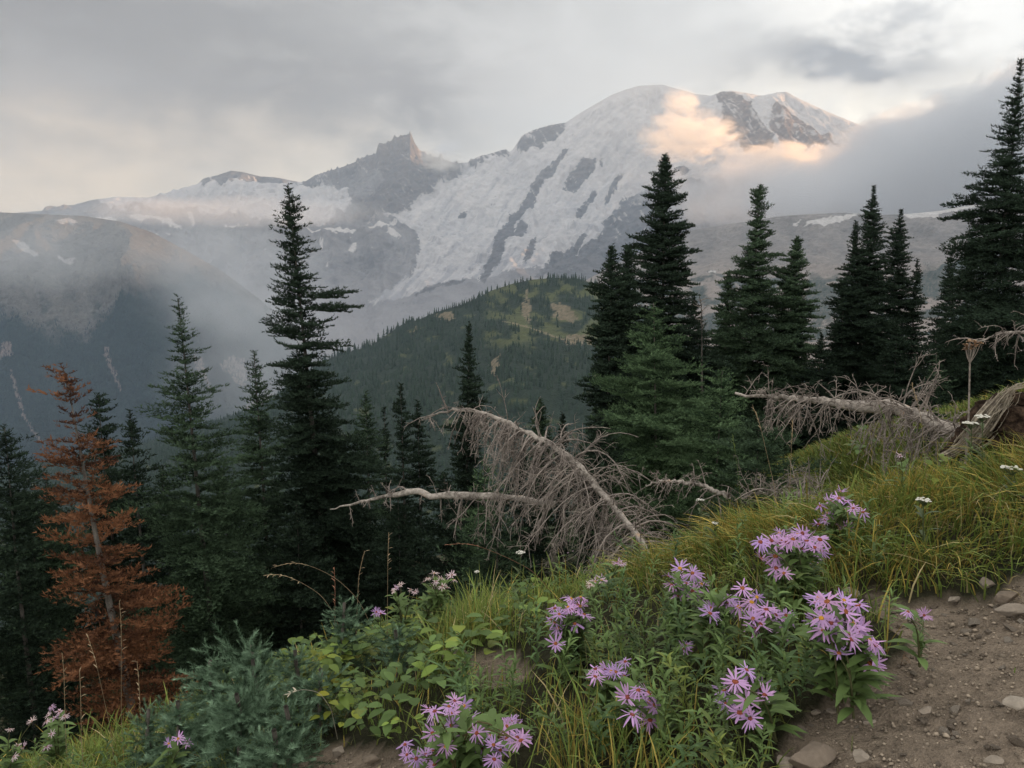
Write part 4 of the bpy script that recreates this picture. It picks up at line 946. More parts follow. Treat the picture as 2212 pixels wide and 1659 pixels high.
# skyline conifers of the hill, each a tree
ridge_pts = [(v[0], v[1]) for v in h_curves[0][1]]
v, f = tm[0]
proto = [forest('hill_conifer', np.zeros((1, 3)), np.array([1.0]), [t], M_FARF, rf) for t in tm]
hv = np.empty(len(hill.data.vertices) * 3, np.float32); hill.data.vertices.foreach_get('co', hv); hv = hv.reshape(-1, 760, 3)[2].astype(float)
used = 0
for i in range(90):
    X0 = rf.uniform(690, 1300) if i > 12 else rf.uniform(690, 900)
    px, _ = proj(hv); j = int(np.argmin(np.abs(px - X0)))
    if used < len(proto): o = proto[used]
    else:
        o = proto[int(rf.integers(len(proto)))].copy(); COL.objects.link(o)
    used += 1
    hgt = rf.uniform(11, 22) * (1.15 if X0 < 900 else .8); p = hv[j] + np.array([0, rf.uniform(-12, 2), -.5])
    o.location = p; w = hgt * rf.uniform(.75, 1.1); o.scale = (w, w, hgt); o.rotation_euler = (0, 0, rf.uniform(0, 6.28))
    tag(o, 'tiny dark conifer standing on the skyline of the green hill', 'conifer', 'conifers along the skyline of the green hill')
# ------------------------------------------------------------------ foreground plants
def colour_mat(name, rough=.6, spec=.25, trans=0.0):
    m, nt, bs = material(name, rough=rough, spec=spec * .6)
    nt.links.new(attr(nt, 'albedo').s, bs.inputs['Base Color'])
    if trans:
        out = nt.nodes['Material Output']; tr = nt.nodes.new('ShaderNodeBsdfTranslucent'); mx = nt.nodes.new('ShaderNodeMixShader')
        nt.links.new(attr(nt, 'albedo').s, tr.inputs['Color']); mx.inputs[0].default_value = trans
        nt.links.new(bs.outputs[0], mx.inputs[1]); nt.links.new(tr.outputs[0], mx.inputs[2]); nt.links.new(mx.outputs[0], out.inputs['Surface'])
    return m
M_LEAF = colour_mat('leaves', .55, .3, .25)
M_GRASS = colour_mat('grass_blades', .6, .25, .25)
M_PETAL = colour_mat('petals', .7, .15, .3)
rg = np.random.default_rng(77)
def blades(p, h, lean, yaw, w, col, r, curl=1.0):
    """grass blades as bent, tapering strips"""
    n = len(p); t = np.array([0, .4, .75, 1.0])
    dx, dy = np.cos(yaw), np.sin(yaw)
    out = lean[:, None] * (t ** (1.6 * curl)) * h[:, None]
    up = h[:, None] * (t - .42 * np.minimum(lean, 1.6)[:, None] * t ** 2.2)
    c = np.stack([p[:, :1] + dx[:, None] * out, p[:, 1:2] + dy[:, None] * out, p[:, 2:] + up], -1)
    sx = np.stack([-dy, dx, 0 * dx], 1) + r.normal(0, .5, (n, 3)); sx /= np.linalg.norm(sx, axis=1, keepdims=True)
    ww = w[:, None] * np.array([.9, 1, .7])[None]
    L = c[:, :3] - sx[:, None] * ww[..., None] * .5; R = c[:, :3] + sx[:, None] * ww[..., None] * .5
    v = np.concatenate([L, R, c[:, 3:]], 1)                         # 0-2 left, 3-5 right, 6 tip
    b = np.arange(n)[:, None] * 7
    q = np.concatenate([b + np.array([0, 3, 4, 1]), b + np.array([1, 4, 5, 2])]); tr = b + np.array([2, 5, 6])
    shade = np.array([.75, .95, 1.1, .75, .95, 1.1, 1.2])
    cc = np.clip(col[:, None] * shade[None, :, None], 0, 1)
    return v.reshape(-1, 3), q, tr, cc.reshape(-1, 3)
def scatter(n, x0, x1, y0, y1, r):
    x = r.uniform(x0, x1, n); y = y0 + (y1 - y0) * r.random(n) ** 1.0
    z = ground_z(x, y); p = np.stack([x, y, z], 1); X, Y = proj(p)
    k = (X > -160) & (X < (3600 if x1 > 4.5 and y0 < 1 else 2380)) & (Y < 1900)
    return p[k], X[k], Y[k]
def blob(X, Y, *g):
    w = 0 * X
    for (a, b, sx, sy, k) in g: w = np.maximum(w, k * np.exp(-((X - a) / sx) ** 2 - ((Y - b) / sy) ** 2))
    return w
GREEN, GOLD, STRAW, OLIVE = np.array((.125, .19, .042)), np.array((.36, .28, .07)), np.array((.38, .31, .16)), np.array((.185, .205, .052))
def pick(n, r, gold, straw=.04):
    u = r.random(n)[:, None]; base = GREEN * (1 - u) + OLIVE * u
    g = (r.random(n) < gold)[:, None]; base = np.where(g, GOLD * (.6 + .6 * r.random((n, 1))), base)
    s = (r.random(n) < straw)[:, None]; base = np.where(s, STRAW, base)
    return base * r.uniform(.7, 1.45, (n, 1))
p, X, Y = scatter(470000, -3.6, 5.6, .7, 5.6, rg)
bm = bare(p[:, 0], p[:, 1]); nz = fbm(p[:, 0] / .35, p[:, 1] / .35, 4)
w_right = sstep(1180, 1420, X + 90 * nz) * sstep(1330, 1230, Y - (X - 1500) * .02 + 60 * nz)
w_tuft = blob(X, Y, (1040, 1400, 75, 55, 1.0), (960, 1420, 60, 50, .7))
w_front = blob(X, Y, (1290, 1640, 130, 110, .9), (1420, 1700, 160, 80, .8))
w_left = blob(X, Y, (130, 1640, 240, 110, .9), (330, 1520, 120, 60, .8), (640, 1440, 90, 60, .6))
w_all = .16 + .2 * sstep(.0, .35, nz)
w = np.maximum.reduce([w_right * (.65 + .5 * nz), w_tuft, w_front, w_left * .8, w_all]) * ~bm
w = np.where(bm, .006, w)
k = rg.random(len(p)) < np.clip(w, 0, 1) * .62
p, X, Y, nz, w_right, w_tuft, w_front = p[k], X[k], Y[k], nz[k], w_right[k], w_tuft[k], w_front[k]
n = len(p)
h = rg.uniform(.05, .13, n) * (1 + .55 * w_right + 1.1 * w_tuft + .7 * w_front) * (1 + .5 * nz) * np.where(bare(p[:, 0], p[:, 1]), .4, 1)
h = h * (1 + .7 * np.clip(fbm(p[:, 0] / .22 + 30, p[:, 1] / .22, 3), -.5, .6))
clump = fbm(p[:, 0] / .18 + 9, p[:, 1] / .18, 3)
yaw = np.where(w_right > .4, np.pi + .9 + 1.3 * fbm(p[:, 0] / .5, p[:, 1] / .5 + 4, 2), rg.uniform(0, 6.283, n)) + rg.normal(0, .55, n)
lean = np.abs(rg.normal(.45, .25, n)) + .55 * w_right * (.6 + clump)
gold = np.clip(.10 + .55 * w_right * (.45 + 1.3 * nz) + .28 * w_front, .02, .8)
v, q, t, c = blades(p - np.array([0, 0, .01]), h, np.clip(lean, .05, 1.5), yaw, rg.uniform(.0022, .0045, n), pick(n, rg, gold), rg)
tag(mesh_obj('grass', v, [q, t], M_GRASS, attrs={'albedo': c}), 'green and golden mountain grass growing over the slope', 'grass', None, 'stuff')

# grass and low growth on the slope beyond, under the trees and on the bank at the right
p, X, Y = scatter(260000, -6, 8.5, 3.4, 11, rg)
k = rg.random(len(p)) < .35 * sstep(-.35, .2, fbm(p[:, 0] / 1.2, p[:, 1] / 1.2, 3)); p = p[k]; n = len(p)
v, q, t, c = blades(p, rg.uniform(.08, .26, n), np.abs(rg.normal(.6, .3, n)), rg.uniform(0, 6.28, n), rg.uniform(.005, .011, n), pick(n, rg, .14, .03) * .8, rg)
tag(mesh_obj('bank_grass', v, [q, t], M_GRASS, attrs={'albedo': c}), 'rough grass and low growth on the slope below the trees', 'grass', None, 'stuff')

p, X, Y = scatter(170000, 1.5, 14, 10, 24, rg); p = p[(X > 1500) & (Y > 700)]; n = len(p)
v, q, t, c = blades(p, rg.uniform(.1, .34, n), np.abs(rg.normal(.6, .3, n)), rg.uniform(0, 6.28, n), rg.uniform(.012, .025, n), pick(n, rg, .12, .03) * .75, rg)
tag(mesh_obj('hillside_grass', v, [q, t], M_GRASS, attrs={'albedo': c}), 'rough grass on the hillside behind the stump', 'grass', None, 'stuff')
def leaf(L, W, bend, fold=.25, m=5):
    """a pointed leaf along +x that arches down"""
    t = np.linspace(0, 1, m); w = W * np.sin(np.pi * np.clip(t * .93 + .05, 0, 1)) ** .8; w[-1] = 0
    z = bend * L * (t * .6 - t * t)
    mid = np.stack([L * t, 0 * t, z], 1); a = mid + np.stack([0 * t, w, fold * w], 1); b = mid + np.stack([0 * t, -w, fold * w], 1)
    v = np.concatenate([mid, a, b]); f = []
    for i in range(m - 1): f += [(i, i + 1, m + i + 1, m + i), (i + 1, i, 2 * m + i, 2 * m + i + 1)]
    return v, np.array(f)
def rot(v, yaw, pitch):
    c, s = math.cos(pitch), math.sin(pitch); x, z = v[:, 0] * c - v[:, 2] * s, v[:, 0] * s + v[:, 2] * c
    c, s = math.cos(yaw), math.sin(yaw); return np.stack([x * c - v[:, 1] * s, x * s + v[:, 1] * c, z], 1)
def leafy_stem(r, H, nleaf, L, W, col, pitch=(.15, .9), stemcol=(.09, .10, .04)):
    """an upright stem clothed in lance shaped leaves"""
    parts, cols = [], []
    bend = r.normal(0, .12, 2) * H
    s = np.linspace(0, 1, 6); ax = np.stack([bend[0] * s ** 2, bend[1] * s ** 2, H * s], 1)
    v, f = tubes(ax[None], np.linspace(.0028, .0014, 6)[None], 4); parts.append((v, f)); cols.append(np.tile(stemcol, (len(v), 1)))
    for i in range(nleaf):
        t = .12 + .88 * (i + r.random()) / nleaf
        l = L * r.uniform(.7, 1.15) * (1.05 - .45 * abs(t - .5) * 2 * .8)
        v, f = leaf(l, W * r.uniform(.75, 1.2), r.uniform(.2, .9)); v = rot(v, i * 2.4 + r.normal(0, .3), r.uniform(*pitch) + .5 * (t > .9))
        o = np.array([np.interp(t, s, ax[:, j]) for j in range(3)]); parts.append((v + o, f))
        cols.append(np.tile(np.array(col) * r.uniform(.7, 1.3), (len(v), 1)))
    v, f = merge(parts); return v, f, np.concatenate(cols)
AST = (.115, .175, .055); BRIGHT = (.15, .215, .045); DARKL = (.08, .135, .05)
def round_leaves(r, H, nleaf, L, col):
    parts, cols = [], []
    for i in range(nleaf):
        a = r.uniform(0, 6.28); hh = H * r.uniform(.35, 1); rr = H * r.uniform(.1, .5)
        q = np.array([[0, 0, 0], [rr * .4 * math.cos(a), rr * .4 * math.sin(a), hh * .6], [rr * math.cos(a), rr * math.sin(a), hh]])
        v, f = tubes(resample(q, 5)[None], np.full((1, 5), .0016), 4); parts.append((v, f)); cols.append(np.tile(np.array(col) * .8, (len(v), 1)))
        v, f = leaf(L * r.uniform(.7, 1.2), L * r.uniform(.26, .4), r.uniform(.1, .7), .2, 6); parts.append((rot(v, a + r.normal(0, .6), r.uniform(-.3, .55)) + q[2], f))
        cols.append(np.tile(np.array(col) * r.uniform(.65, 1.25) + np.array([.05, .03, 0]) * (r.random() < .12), (len(v), 1)))
    v, f = merge(parts); return v, f, np.concatenate(cols)
T_ast = [leafy_stem(rg, 1.0, 26, .25, .024, AST) for _ in range(8)]
T_drk = [leafy_stem(rg, 1.0, 22, .26, .026, DARKL) for _ in range(5)]
T_brt = [round_leaves(rg, 1.0, 11, .28, BRIGHT if i < 3 else (.095, .15, .045)) for i in range(8)]
T_pin = [leafy_stem(rg, 1.0, 34, .22, .014, (.085, .12, .05), (.0, .7)) for _ in range(4)]
def plant_bed(name, label, pts, hts, tmpl, r, lean=.2):
    V_, F_, C_, o = [], [], [], 0
    for i in range(len(pts)):
        v, f, c = tmpl[r.integers(len(tmpl))]; h = hts[i]; a = r.uniform(0, 6.28); ca, sa = math.cos(a), math.sin(a)
        lx, ly = r.normal(0, lean, 2)
        q = np.stack([(v[:, 0] * ca - v[:, 1] * sa + lx * v[:, 2] ** 2) * h, (v[:, 0] * sa + v[:, 1] * ca + ly * v[:, 2] ** 2) * h, v[:, 2] * h], 1) + pts[i]
        V_.append(q); F_.append(f + o); C_.append(c * r.uniform(.75, 1.25) * (np.array([1.3, 1.05, .8]) if r.random() < .1 else 1)); o += len(v)
    return tag(mesh_obj(name, np.concatenate(V_), np.concatenate(F_), M_LEAF, attrs={'albedo': np.clip(np.concatenate(C_), 0, 1)}), label, 'ground cover', None, 'stuff')
p, X, Y = scatter(26000, -2.8, 3.0, .8, 4.4, rg)
bm = bare(p[:, 0], p[:, 1]); nz = fbm(p[:, 0] / .3 + 5, p[:, 1] / .3, 3)
wa = np.maximum(blob(X, Y, (1550, 1530, 330, 190, 1), (1330, 1500, 170, 140, .9), (1750, 1400, 160, 130, .9), (1050, 1560, 130, 90, .55), (1340, 1330, 160, 50, .4), (1660, 1350, 120, 60, .6), (1000, 1690, 220, 90, .7), (1640, 1660, 130, 80, .8)), .02) * (.6 + .9 * nz)
k = (rg.random(len(p)) < wa * .34) & ~bm
plant_bed('leafy_undergrowth', 'narrow leaved aster foliage covering the flower slope', p[k], rg.uniform(.09, .19, k.sum()), T_ast + T_drk[:2], rg)
wb = blob(X, Y, (800, 1560, 140, 90, 1), (700, 1500, 110, 70, .9), (930, 1520, 100, 60, .6), (870, 1450, 120, 50, .7), (1130, 1370, 60, 40, .3), (2075, 1150, 40, 40, .35)) * (.8 + .8 * nz)
k = (rg.random(len(p)) < wb * .15) & ~bm
plant_bed('broad_leaved_undergrowth', 'bright green broad leaved plants between the seedlings and the flowers', p[k], rg.uniform(.09, .19, k.sum()), T_brt, rg)
k = (rg.random(len(p)) < .05 * sstep(-.1, .3, nz) * (Y > 1280)) & ~bm
plant_bed('fine_leaved_undergrowth', 'fine feathery leaved plants among the grass', p[k], rg.uniform(.07, .15, k.sum()), T_pin + T_drk, rg)

# individual leafy stems in front of the bare soil
for i, (bx, by, ty, tm_, lb) in enumerate([(1000, 1530, 1405, T_drk, 'dark leafy stem standing left of the bare soil patch'), (1095, 1545, 1400, T_ast, 'tallest leafy stem in front of the bare soil patch'), (1040, 1600, 1460, T_ast, 'leafy stem just below the bare soil patch'),
        (1635, 1690, 1560, T_ast, 'leafy stem right beside the big slab of rock at the bottom'), (1985, 1440, 1325, T_pin, 'slim feathery stem at the edge of the dirt path'), (1870, 1010, 930, T_brt, 'bright leafy weed below the right hand fallen log'), (1530, 1700, 1590, T_drk, 'dark leafy stem at the bottom edge between two aster clumps')]):
    q = on_ground(bx, by); top = P(bx, ty, q[1]); H = top[2] - q[2]
    v, f, c = tm_[i % len(tm_)]
    root = empty('leafy_plant', q); tag(root, lb, 'plant')
    mesh_obj('leaves', v * H, f, M_LEAF, root, attrs={'albedo': c}); 

# ------------------------------------------------------------------ asters
def aster_head(r, R, fade=0.0, npet=None):
    """(petals, disc): narrow drooping rays round a domed centre, facing +z"""
    n = npet or r.integers(13, 21); parts, cols = [], []
    lil = np.array((.46, .30, .57)) * r.uniform(.8, 1.15) + np.array((.10, .03, -.03)) * r.random()
    if fade: lil = lil * (1 - fade) + np.array((.62, .50, .46)) * fade
    droop = r.uniform(-.5, .85)
    for i in range(n):
        if r.random() < .15: continue
        l = R * r.uniform(.72, 1.1); m = 5; t = np.linspace(.16, 1, m); w = R * r.uniform(.052, .085) * np.array([.55, .9, 1.05, .9, .3])
        z = R * (.10 - (droop + r.normal(0, .34)) * (t - .16) ** 1.6 * .8)
        mid = np.stack([l * t, R * r.normal(0, .06) * t ** 2, z], 1); s = np.stack([0 * t, w, .12 * w], 1)
        v = np.concatenate([mid - s, mid + s]); f = np.array([(j, j + 1, m + j + 1, m + j) for j in range(m - 1)])
        a = i * 6.283 / n + r.normal(0, .10); c, q = math.cos(a), math.sin(a)
        parts.append((np.stack([v[:, 0] * c - v[:, 1] * q, v[:, 0] * q + v[:, 1] * c, v[:, 2]], 1), f))
        g = np.tile(np.array([1.05, 1, 1, 1.05, 1.15]), 2)[:, None]
        cols.append(np.clip(lil * g * r.uniform(.85, 1.15), 0, .9))
    pv, pf = merge(parts); pc = np.concatenate(cols)
    th = np.arange(10) * .6283; rings = [(.20, .02), (.20, .09), (.14, .15), (.06, .17)]
    v = np.array([(R * a * math.cos(x), R * a * math.sin(x), R * b) for a, b in rings for x in th] + [(0, 0, R * .17)])
    v[:-1] += r.normal(0, R * .018, (len(v) - 1, 3))
    f = [(k * 10 + i, k * 10 + (i + 1) % 10, k * 10 + 10 + (i + 1) % 10, k * 10 + 10 + i) for k in range(3) for i in range(10)]
    tri = [(30 + i, 30 + (i + 1) % 10, 40) for i in range(10)]
    dc = np.array([(.24, .065, .035), (.27, .095, .035), (.46, .23, .03), (.20, .055, .045)])[r.choice(4, p=[.42, .25, .18, .15])]
    return (pv, pf, pc), (v, [np.array(f), np.array(tri)], dc)
def disc_mat(c):
    key = tuple(np.round(c, 3))
    if key not in _dm:
        m, nt, bs = material('flower_disc', rough=.9); o = coord(nt, 'Object'); n = noise(nt, o, 500, 2)
        nt.links.new(mixc(nt, n.step(.35, .65), tuple(c * .55), tuple(np.minimum(1, c * 1.25))).s, bs.inputs['Base Color']); _dm[key] = m
    return _dm[key]
_dm = {}
def aster(label, heads, by, R=.0285, fade=0.0, group='aster plants in flower', name='aster_plant', cat='aster', dz=0.0, leafcol=AST, seed=0, jd=.05, npet=None, stemcol=(.10, .10, .045)):
    """a clump: heads are (X, Y) in the view; by is where its foot meets the slope"""
    r = np.random.default_rng(seed + 500)
    hx = np.array(heads, float)
    if len(hx) > 4 and not fade: hx = np.concatenate([hx, hx[r.permutation(len(hx))[:max(2, int(len(hx) * .6))]] + r.normal(0, 17, (max(2, int(len(hx) * .6)), 2))])
    cx = hx[:, 0].mean()
    b = on_ground(cx, by); d = b[1]
    root = empty(name, b); tag(root, label, cat, group)
    parts, cols = [], []; tops = []
    nstem = max(1, int(round(len(hx) / 4)))
    feet = [np.array([b[0] + r.normal(0, .03), b[1] + r.normal(0, .03)]) for _ in range(nstem)]
    order = np.argsort(hx[:, 0])
    for i, k in enumerate(order):
        X, Y = hx[k]; dd = d + r.normal(0, jd) - .0002 * (Y - hx[:, 1].mean()) * 2
        top = P(X, Y, dd); ft = feet[min(nstem - 1, i * nstem // len(order))]
        g = np.array([ft[0], ft[1], float(ground_z(*ft))])
        if top[2] < g[2] + .05: top = top + (g - top) * 0 + np.array([0, 0, max(0, g[2] + .05 - top[2])])
        mid = g * .35 + np.array([top[0] * .5 + g[0] * .5, top[1] * .5 + g[1] * .5, top[2]]) * .65; mid[2] = g[2] + (top[2] - g[2]) * .72
        ax = resample(np.array([g, mid, top - np.array([0, 0, .004])]), 8)
        v, f = tubes((ax - b)[None], np.linspace(.0026, .0012, 8)[None], 5); parts.append((v, f)); cols.append(np.tile(stemcol, (len(v), 1)))
        H = top[2] - g[2]
        for j in range(int(np.clip(H / .016, 4, 16))):
            t = r.uniform(.1, .86); o = np.array([np.interp(t, np.linspace(0, 1, 8), ax[:, q]) for q in range(3)]) - b
            v, f = leaf(.075 * r.uniform(.5, 1.2) * (1.1 - .5 * t), .0095 * r.uniform(.7, 1.2), r.uniform(.2, .9)); parts.append((rot(v, r.uniform(0, 6.28), r.uniform(.1, .9)) + o, f)); cols.append(np.tile(np.array(leafcol) * r.uniform(.7, 1.25), (len(v), 1)))
        tops.append(top)
    v, f = merge(parts)
    mesh_obj('stems', v, f, M_LEAF, root, attrs={'albedo': np.concatenate(cols)})
    for top in tops:
        (pv, pf, pc), (dv, df, dc) = aster_head(r, R * r.uniform(.82, 1.12), fade if not fade else np.clip(fade + r.normal(0, .15), 0, 1), npet)
        fl = mesh_obj('flower', pv, pf, M_PETAL, root, attrs={'albedo': pc}); fl.location = top - b
        n = Vector((r.normal(.0, .34), r.normal(-.42, .34), 1.0)).normalized(); fl.rotation_euler = n.to_track_quat('Z', 'Y').to_euler()
        mesh_obj('disc', dv, df, disc_mat(dc if not fade else dc * .7 + .06), fl, smooth=True)
    return root
c6 = lambda *L: [(1444 + .347 * a, 1083 + .347 * b) for a, b in L]
m6 = lambda *L: [(1444 + .347 * a, 686 + .347 * b) for a, b in L]
b6 = lambda *L: [(713 + .347 * a, 1083 + .347 * b) for a, b in L]
l6 = lambda *L: [(.347 * a, 1083 + .347 * b) for a, b in L]
aster('big dome of lilac asters, upper of the two dense domes right of centre', c6((690, 270), (775, 240), (700, 300), (830, 300), (910, 290), (860, 230), (640, 250), (690, 200), (740, 330), (950, 310), (665, 345), (610, 270), (800, 205), (885, 325)), 1330, seed=1)
aster('small lilac aster spray hanging under the big dome', c6((670, 420), (755, 390), (720, 450)), 1345, seed=2)
aster('lilac aster clump in the golden grass, highest on the right slope', m6((945, 1175), (1060, 1130), (1090, 1200), (1150, 1190), (1000, 1250), (970, 1265), (1030, 1160), (1110, 1150), (1130, 1215), (1075, 1085), (1000, 1150)), 1200, seed=3, R=.027)
aster('lilac aster clump left of the big dome, above the three heads in a row', c6((75, 510), (60, 460), (150, 450), (205, 520), (110, 560), (60, 590), (0, 470), (150, 560)), 1380, seed=4)
aster('loose lilac aster spray right below the clump left of the dome', c6((460, 545), (375, 600), (550, 600), (440, 660), (265, 670), (360, 640)), 1430, seed=5)
aster('lilac asters with brick red centres just left of the largest cluster', c6((665, 710), (575, 700), (570, 770), (720, 760), (700, 820), (610, 680)), 1475, seed=6)
aster('largest trailing cluster of purple asters beside the dirt path', c6((990, 630), (950, 730), (920, 640), (1100, 690), (1065, 770), (1150, 770), (1200, 790), (975, 790), (965, 840), (1040, 710), (1180, 850), (1240, 860), (1060, 950), (1155, 880), (1245, 930), (1270, 990), (1090, 620), (1010, 760), (1120, 830)), 1525, seed=7)
aster('purple asters with a yellow centred head at bottom, above the rock slab', c6((345, 1185), (455, 1135), (575, 1165), (490, 1245), (445, 1325), (500, 1090), (600, 1210), (400, 1150)), 1620, seed=8)
aster('upright cluster of pink lilac asters left of centre on the slope', b6((1400, 670), (1500, 610), (1560, 600), (1540, 650), (1580, 710), (1400, 755), (1525, 765), (1420, 790), (1500, 680)), 1450, seed=9)
aster('single lilac aster under the upright pink lilac cluster', b6((1405, 890)), 1470, seed=10)
aster('bright purple asters with red centres at bottom centre right', b6((1850, 1220), (1980, 1200), (2015, 1275), (1880, 1335), (1920, 1180), (1960, 1290)), 1620, seed=11)
aster('small purple aster spray half hidden behind the leaves', b6((1650, 1095), (1750, 1060), (1720, 1045), (1830, 1090), (1780, 1065)), 1570, seed=12, R=.023)
aster('wide ageing aster patch at the bottom edge with yellow and orange centres', b6((775, 1245), (655, 1310), (740, 1280), (835, 1280), (755, 1395), (880, 1365), (820, 1380), (640, 1445), (820, 1450), (800, 1525), (915, 1445), (990, 1460), (1070, 1400), (1150, 1410), (1100, 1480), (1190, 1495), (940, 1540), (1020, 1610), (640, 1555), (720, 1530), (480, 1590), (595, 1580), (650, 1640), (1060, 1550)), 1720, seed=13, R=.023, jd=.09, stemcol=(.14, .11, .05))
aster('pair of purple asters in front of the blue green seedlings', l6((1050, 1510), (1110, 1480), (1165, 1500)), 1720, seed=14, R=.024)
aster('two small lilac asters on a feathery stem over the dirt path', c6((1490, 690), (1590, 710)), 1420, seed=15, R=.02)
aster('pale ragged aster at the foot of the arched dead tree', b6((1510, 310), (1480, 322), (1545, 305)), 1270, seed=16, R=.028, fade=.35)
aster('pale ragged asters above the upright pink lilac cluster', b6((1650, 500), (1620, 520), (1690, 495)), 1330, seed=17, R=.024, fade=.4)
aster('faint lilac aster deep in the grass below the arched dead tree', b6((1790, 380), (1820, 388)), 1285, seed=18, R=.022, fade=.2)
aster('lone purple aster flat over the broad bright leaves', b6((290, 690), (315, 700)), 1420, seed=19, R=.026)
aster('lone purple aster left of the middle of the flower slope', c6((110, 900), (95, 915)), 1475, seed=20, R=.022)
aster('seeding pale brown aster heads at the upper left of the flower slope', b6((610, 480), (650, 450), (690, 480), (740, 470), (770, 490), (640, 530), (730, 540), (590, 500), (760, 460), (660, 500), (700, 530)), 1390, seed=21, R=.021, fade=.85, group='asters gone to seed', npet=12)
aster('smaller seeding pale aster heads left of the brown seeding heads', b6((410, 540), (440, 520), (500, 550), (530, 565), (390, 560)), 1395, seed=22, R=.02, fade=.8, group='asters gone to seed', npet=11)
aster('tall fading lilac aster behind the tallest blue green seedling', l6((1300, 680), (1340, 690), (1280, 720), (1370, 720), (1400, 760), (1350, 800)), 1480, seed=23, R=.019, fade=.3, group='asters gone to seed')
aster('fading pinkish aster cluster at the bottom left corner', l6((320, 1280), (370, 1310), (400, 1340), (300, 1330), (340, 1350), (290, 1370), (320, 1450), (290, 1530)), 1680, seed=24, R=.02, fade=.55, group='asters gone to seed', jd=.08)
aster('fading aster heads at the far bottom left edge', l6((150, 1530), (200, 1370), (110, 1520), (60, 1420), (90, 1590)), 1720, seed=25, R=.02, fade=.7, group='asters gone to seed')
aster('withered grey aster heads against the dark foot of the tallest fir', l6((1790, 750), (1850, 760), (1910, 740), (1880, 700), (1920, 790)), 1470, seed=26, R=.017, fade=.8, group='asters gone to seed', npet=9)
aster('white and pink daisy like head above the golden grass on the right', [(1899, 950)], 1075, seed=27, R=.026, fade=.6, npet=9)
aster('small pinkish daisy like head right of the white and pink one', [(1945, 985)], 1080, seed=28, R=.02, fade=.5, npet=9)

# ------------------------------------------------------------------ yarrow, dry umbel, seed stalks
def yarrow(label, X, Y, by, W, seed, col=(.72, .70, .62)):
    r = np.random.default_rng(seed + 900); b = on_ground(X, by); top = P(X, Y, b[1])
    if top[2] < b[2] + .06: top[2] = b[2] + .06
    root = empty('yarrow_plant', b); tag(root, label, 'yarrow', 'white yarrow plants')
    parts = [tubes(resample(np.array([[0, 0, 0], [r.normal(0, .01), 0, (top[2] - b[2]) * .6], top - b]), 7)[None], np.full((1, 7), .0018), 5)]
    cols = []; hv = []
    for i in range(26):
        a, q = r.uniform(0, 6.28), math.sqrt(r.random()); o = top - b + np.array([W * q * math.cos(a), W * q * math.sin(a), .10 * W * (1 - q * q) + r.normal(0, .06 * W)])
        parts.append(tubes(resample(np.array([top - b - np.array([0, 0, W * .8]), o]), 3)[None], np.full((1, 3), .0008), 3))
        th = np.arange(7) * .8976; s = W * .20
        v = np.array([(s * math.cos(x), s * math.sin(x), 0) for x in th] + [(.6 * s * math.cos(x), .6 * s * math.sin(x), .45 * s) for x in th] + [(0, 0, .5 * s)])
        f = [(k, (k + 1) % 7, 7 + (k + 1) % 7, 7 + k) for k in range(7)] + [(7 + k, 7 + (k + 1) % 7, 14, 14) for k in range(7)]
        hv.append((v + o, np.array(f)))
    for i in range(8):
        v, f = leaf(.05, .007, .5); t = r.uniform(.1, .8); parts.append((rot(v, r.uniform(0, 6.28), r.uniform(.2, 1)) + (top - b) * t, f))
    v, f = merge(parts); mesh_obj('stem', v, f, M_LEAF, root, attrs={'albedo': np.tile((.085, .11, .05), (len(v), 1))})
    v, f = merge(hv); f3 = np.array([g for g in f if g[2] == g[3]])[:, :3]; f4 = np.array([g for g in f if g[2] != g[3]])
    mesh_obj('flower_head', v, [f4, f3], M_PETAL, root, attrs={'albedo': np.tile(col, (len(v), 1)) * r.uniform(.8, 1.1, (len(v), 1))})
for i, (X, Y, by, W, lb) in enumerate([(1124, 1194, 1330, .018, 'white yarrow head against the dark young fir at centre'), (1995, 1080, 1200, .020, 'white yarrow head on a leafy stem in the long grass on the right'), (1512, 1080, 1190, .018, 'white yarrow head among the brushwood'), (1544, 1130, 1210, .012, 'small cream yarrow head at the edge of the golden grass'),
        (2098, 915, 1040, .030, 'wide white yarrow head left of the dark stump'), (2122, 900, 1040, .026, 'white yarrow head tight against the stump splinters'), (2185, 1012, 1100, .026, 'pinkish cream yarrow head in front of the dark stump'), (1815, 1000, 1075, .016, 'faint cream yarrow head under the fallen log'), (1030, 1235, 1350, .012, 'tiny pale yarrow head behind the seeding asters')]):
    yarrow(lb, X, Y, by, W, i)
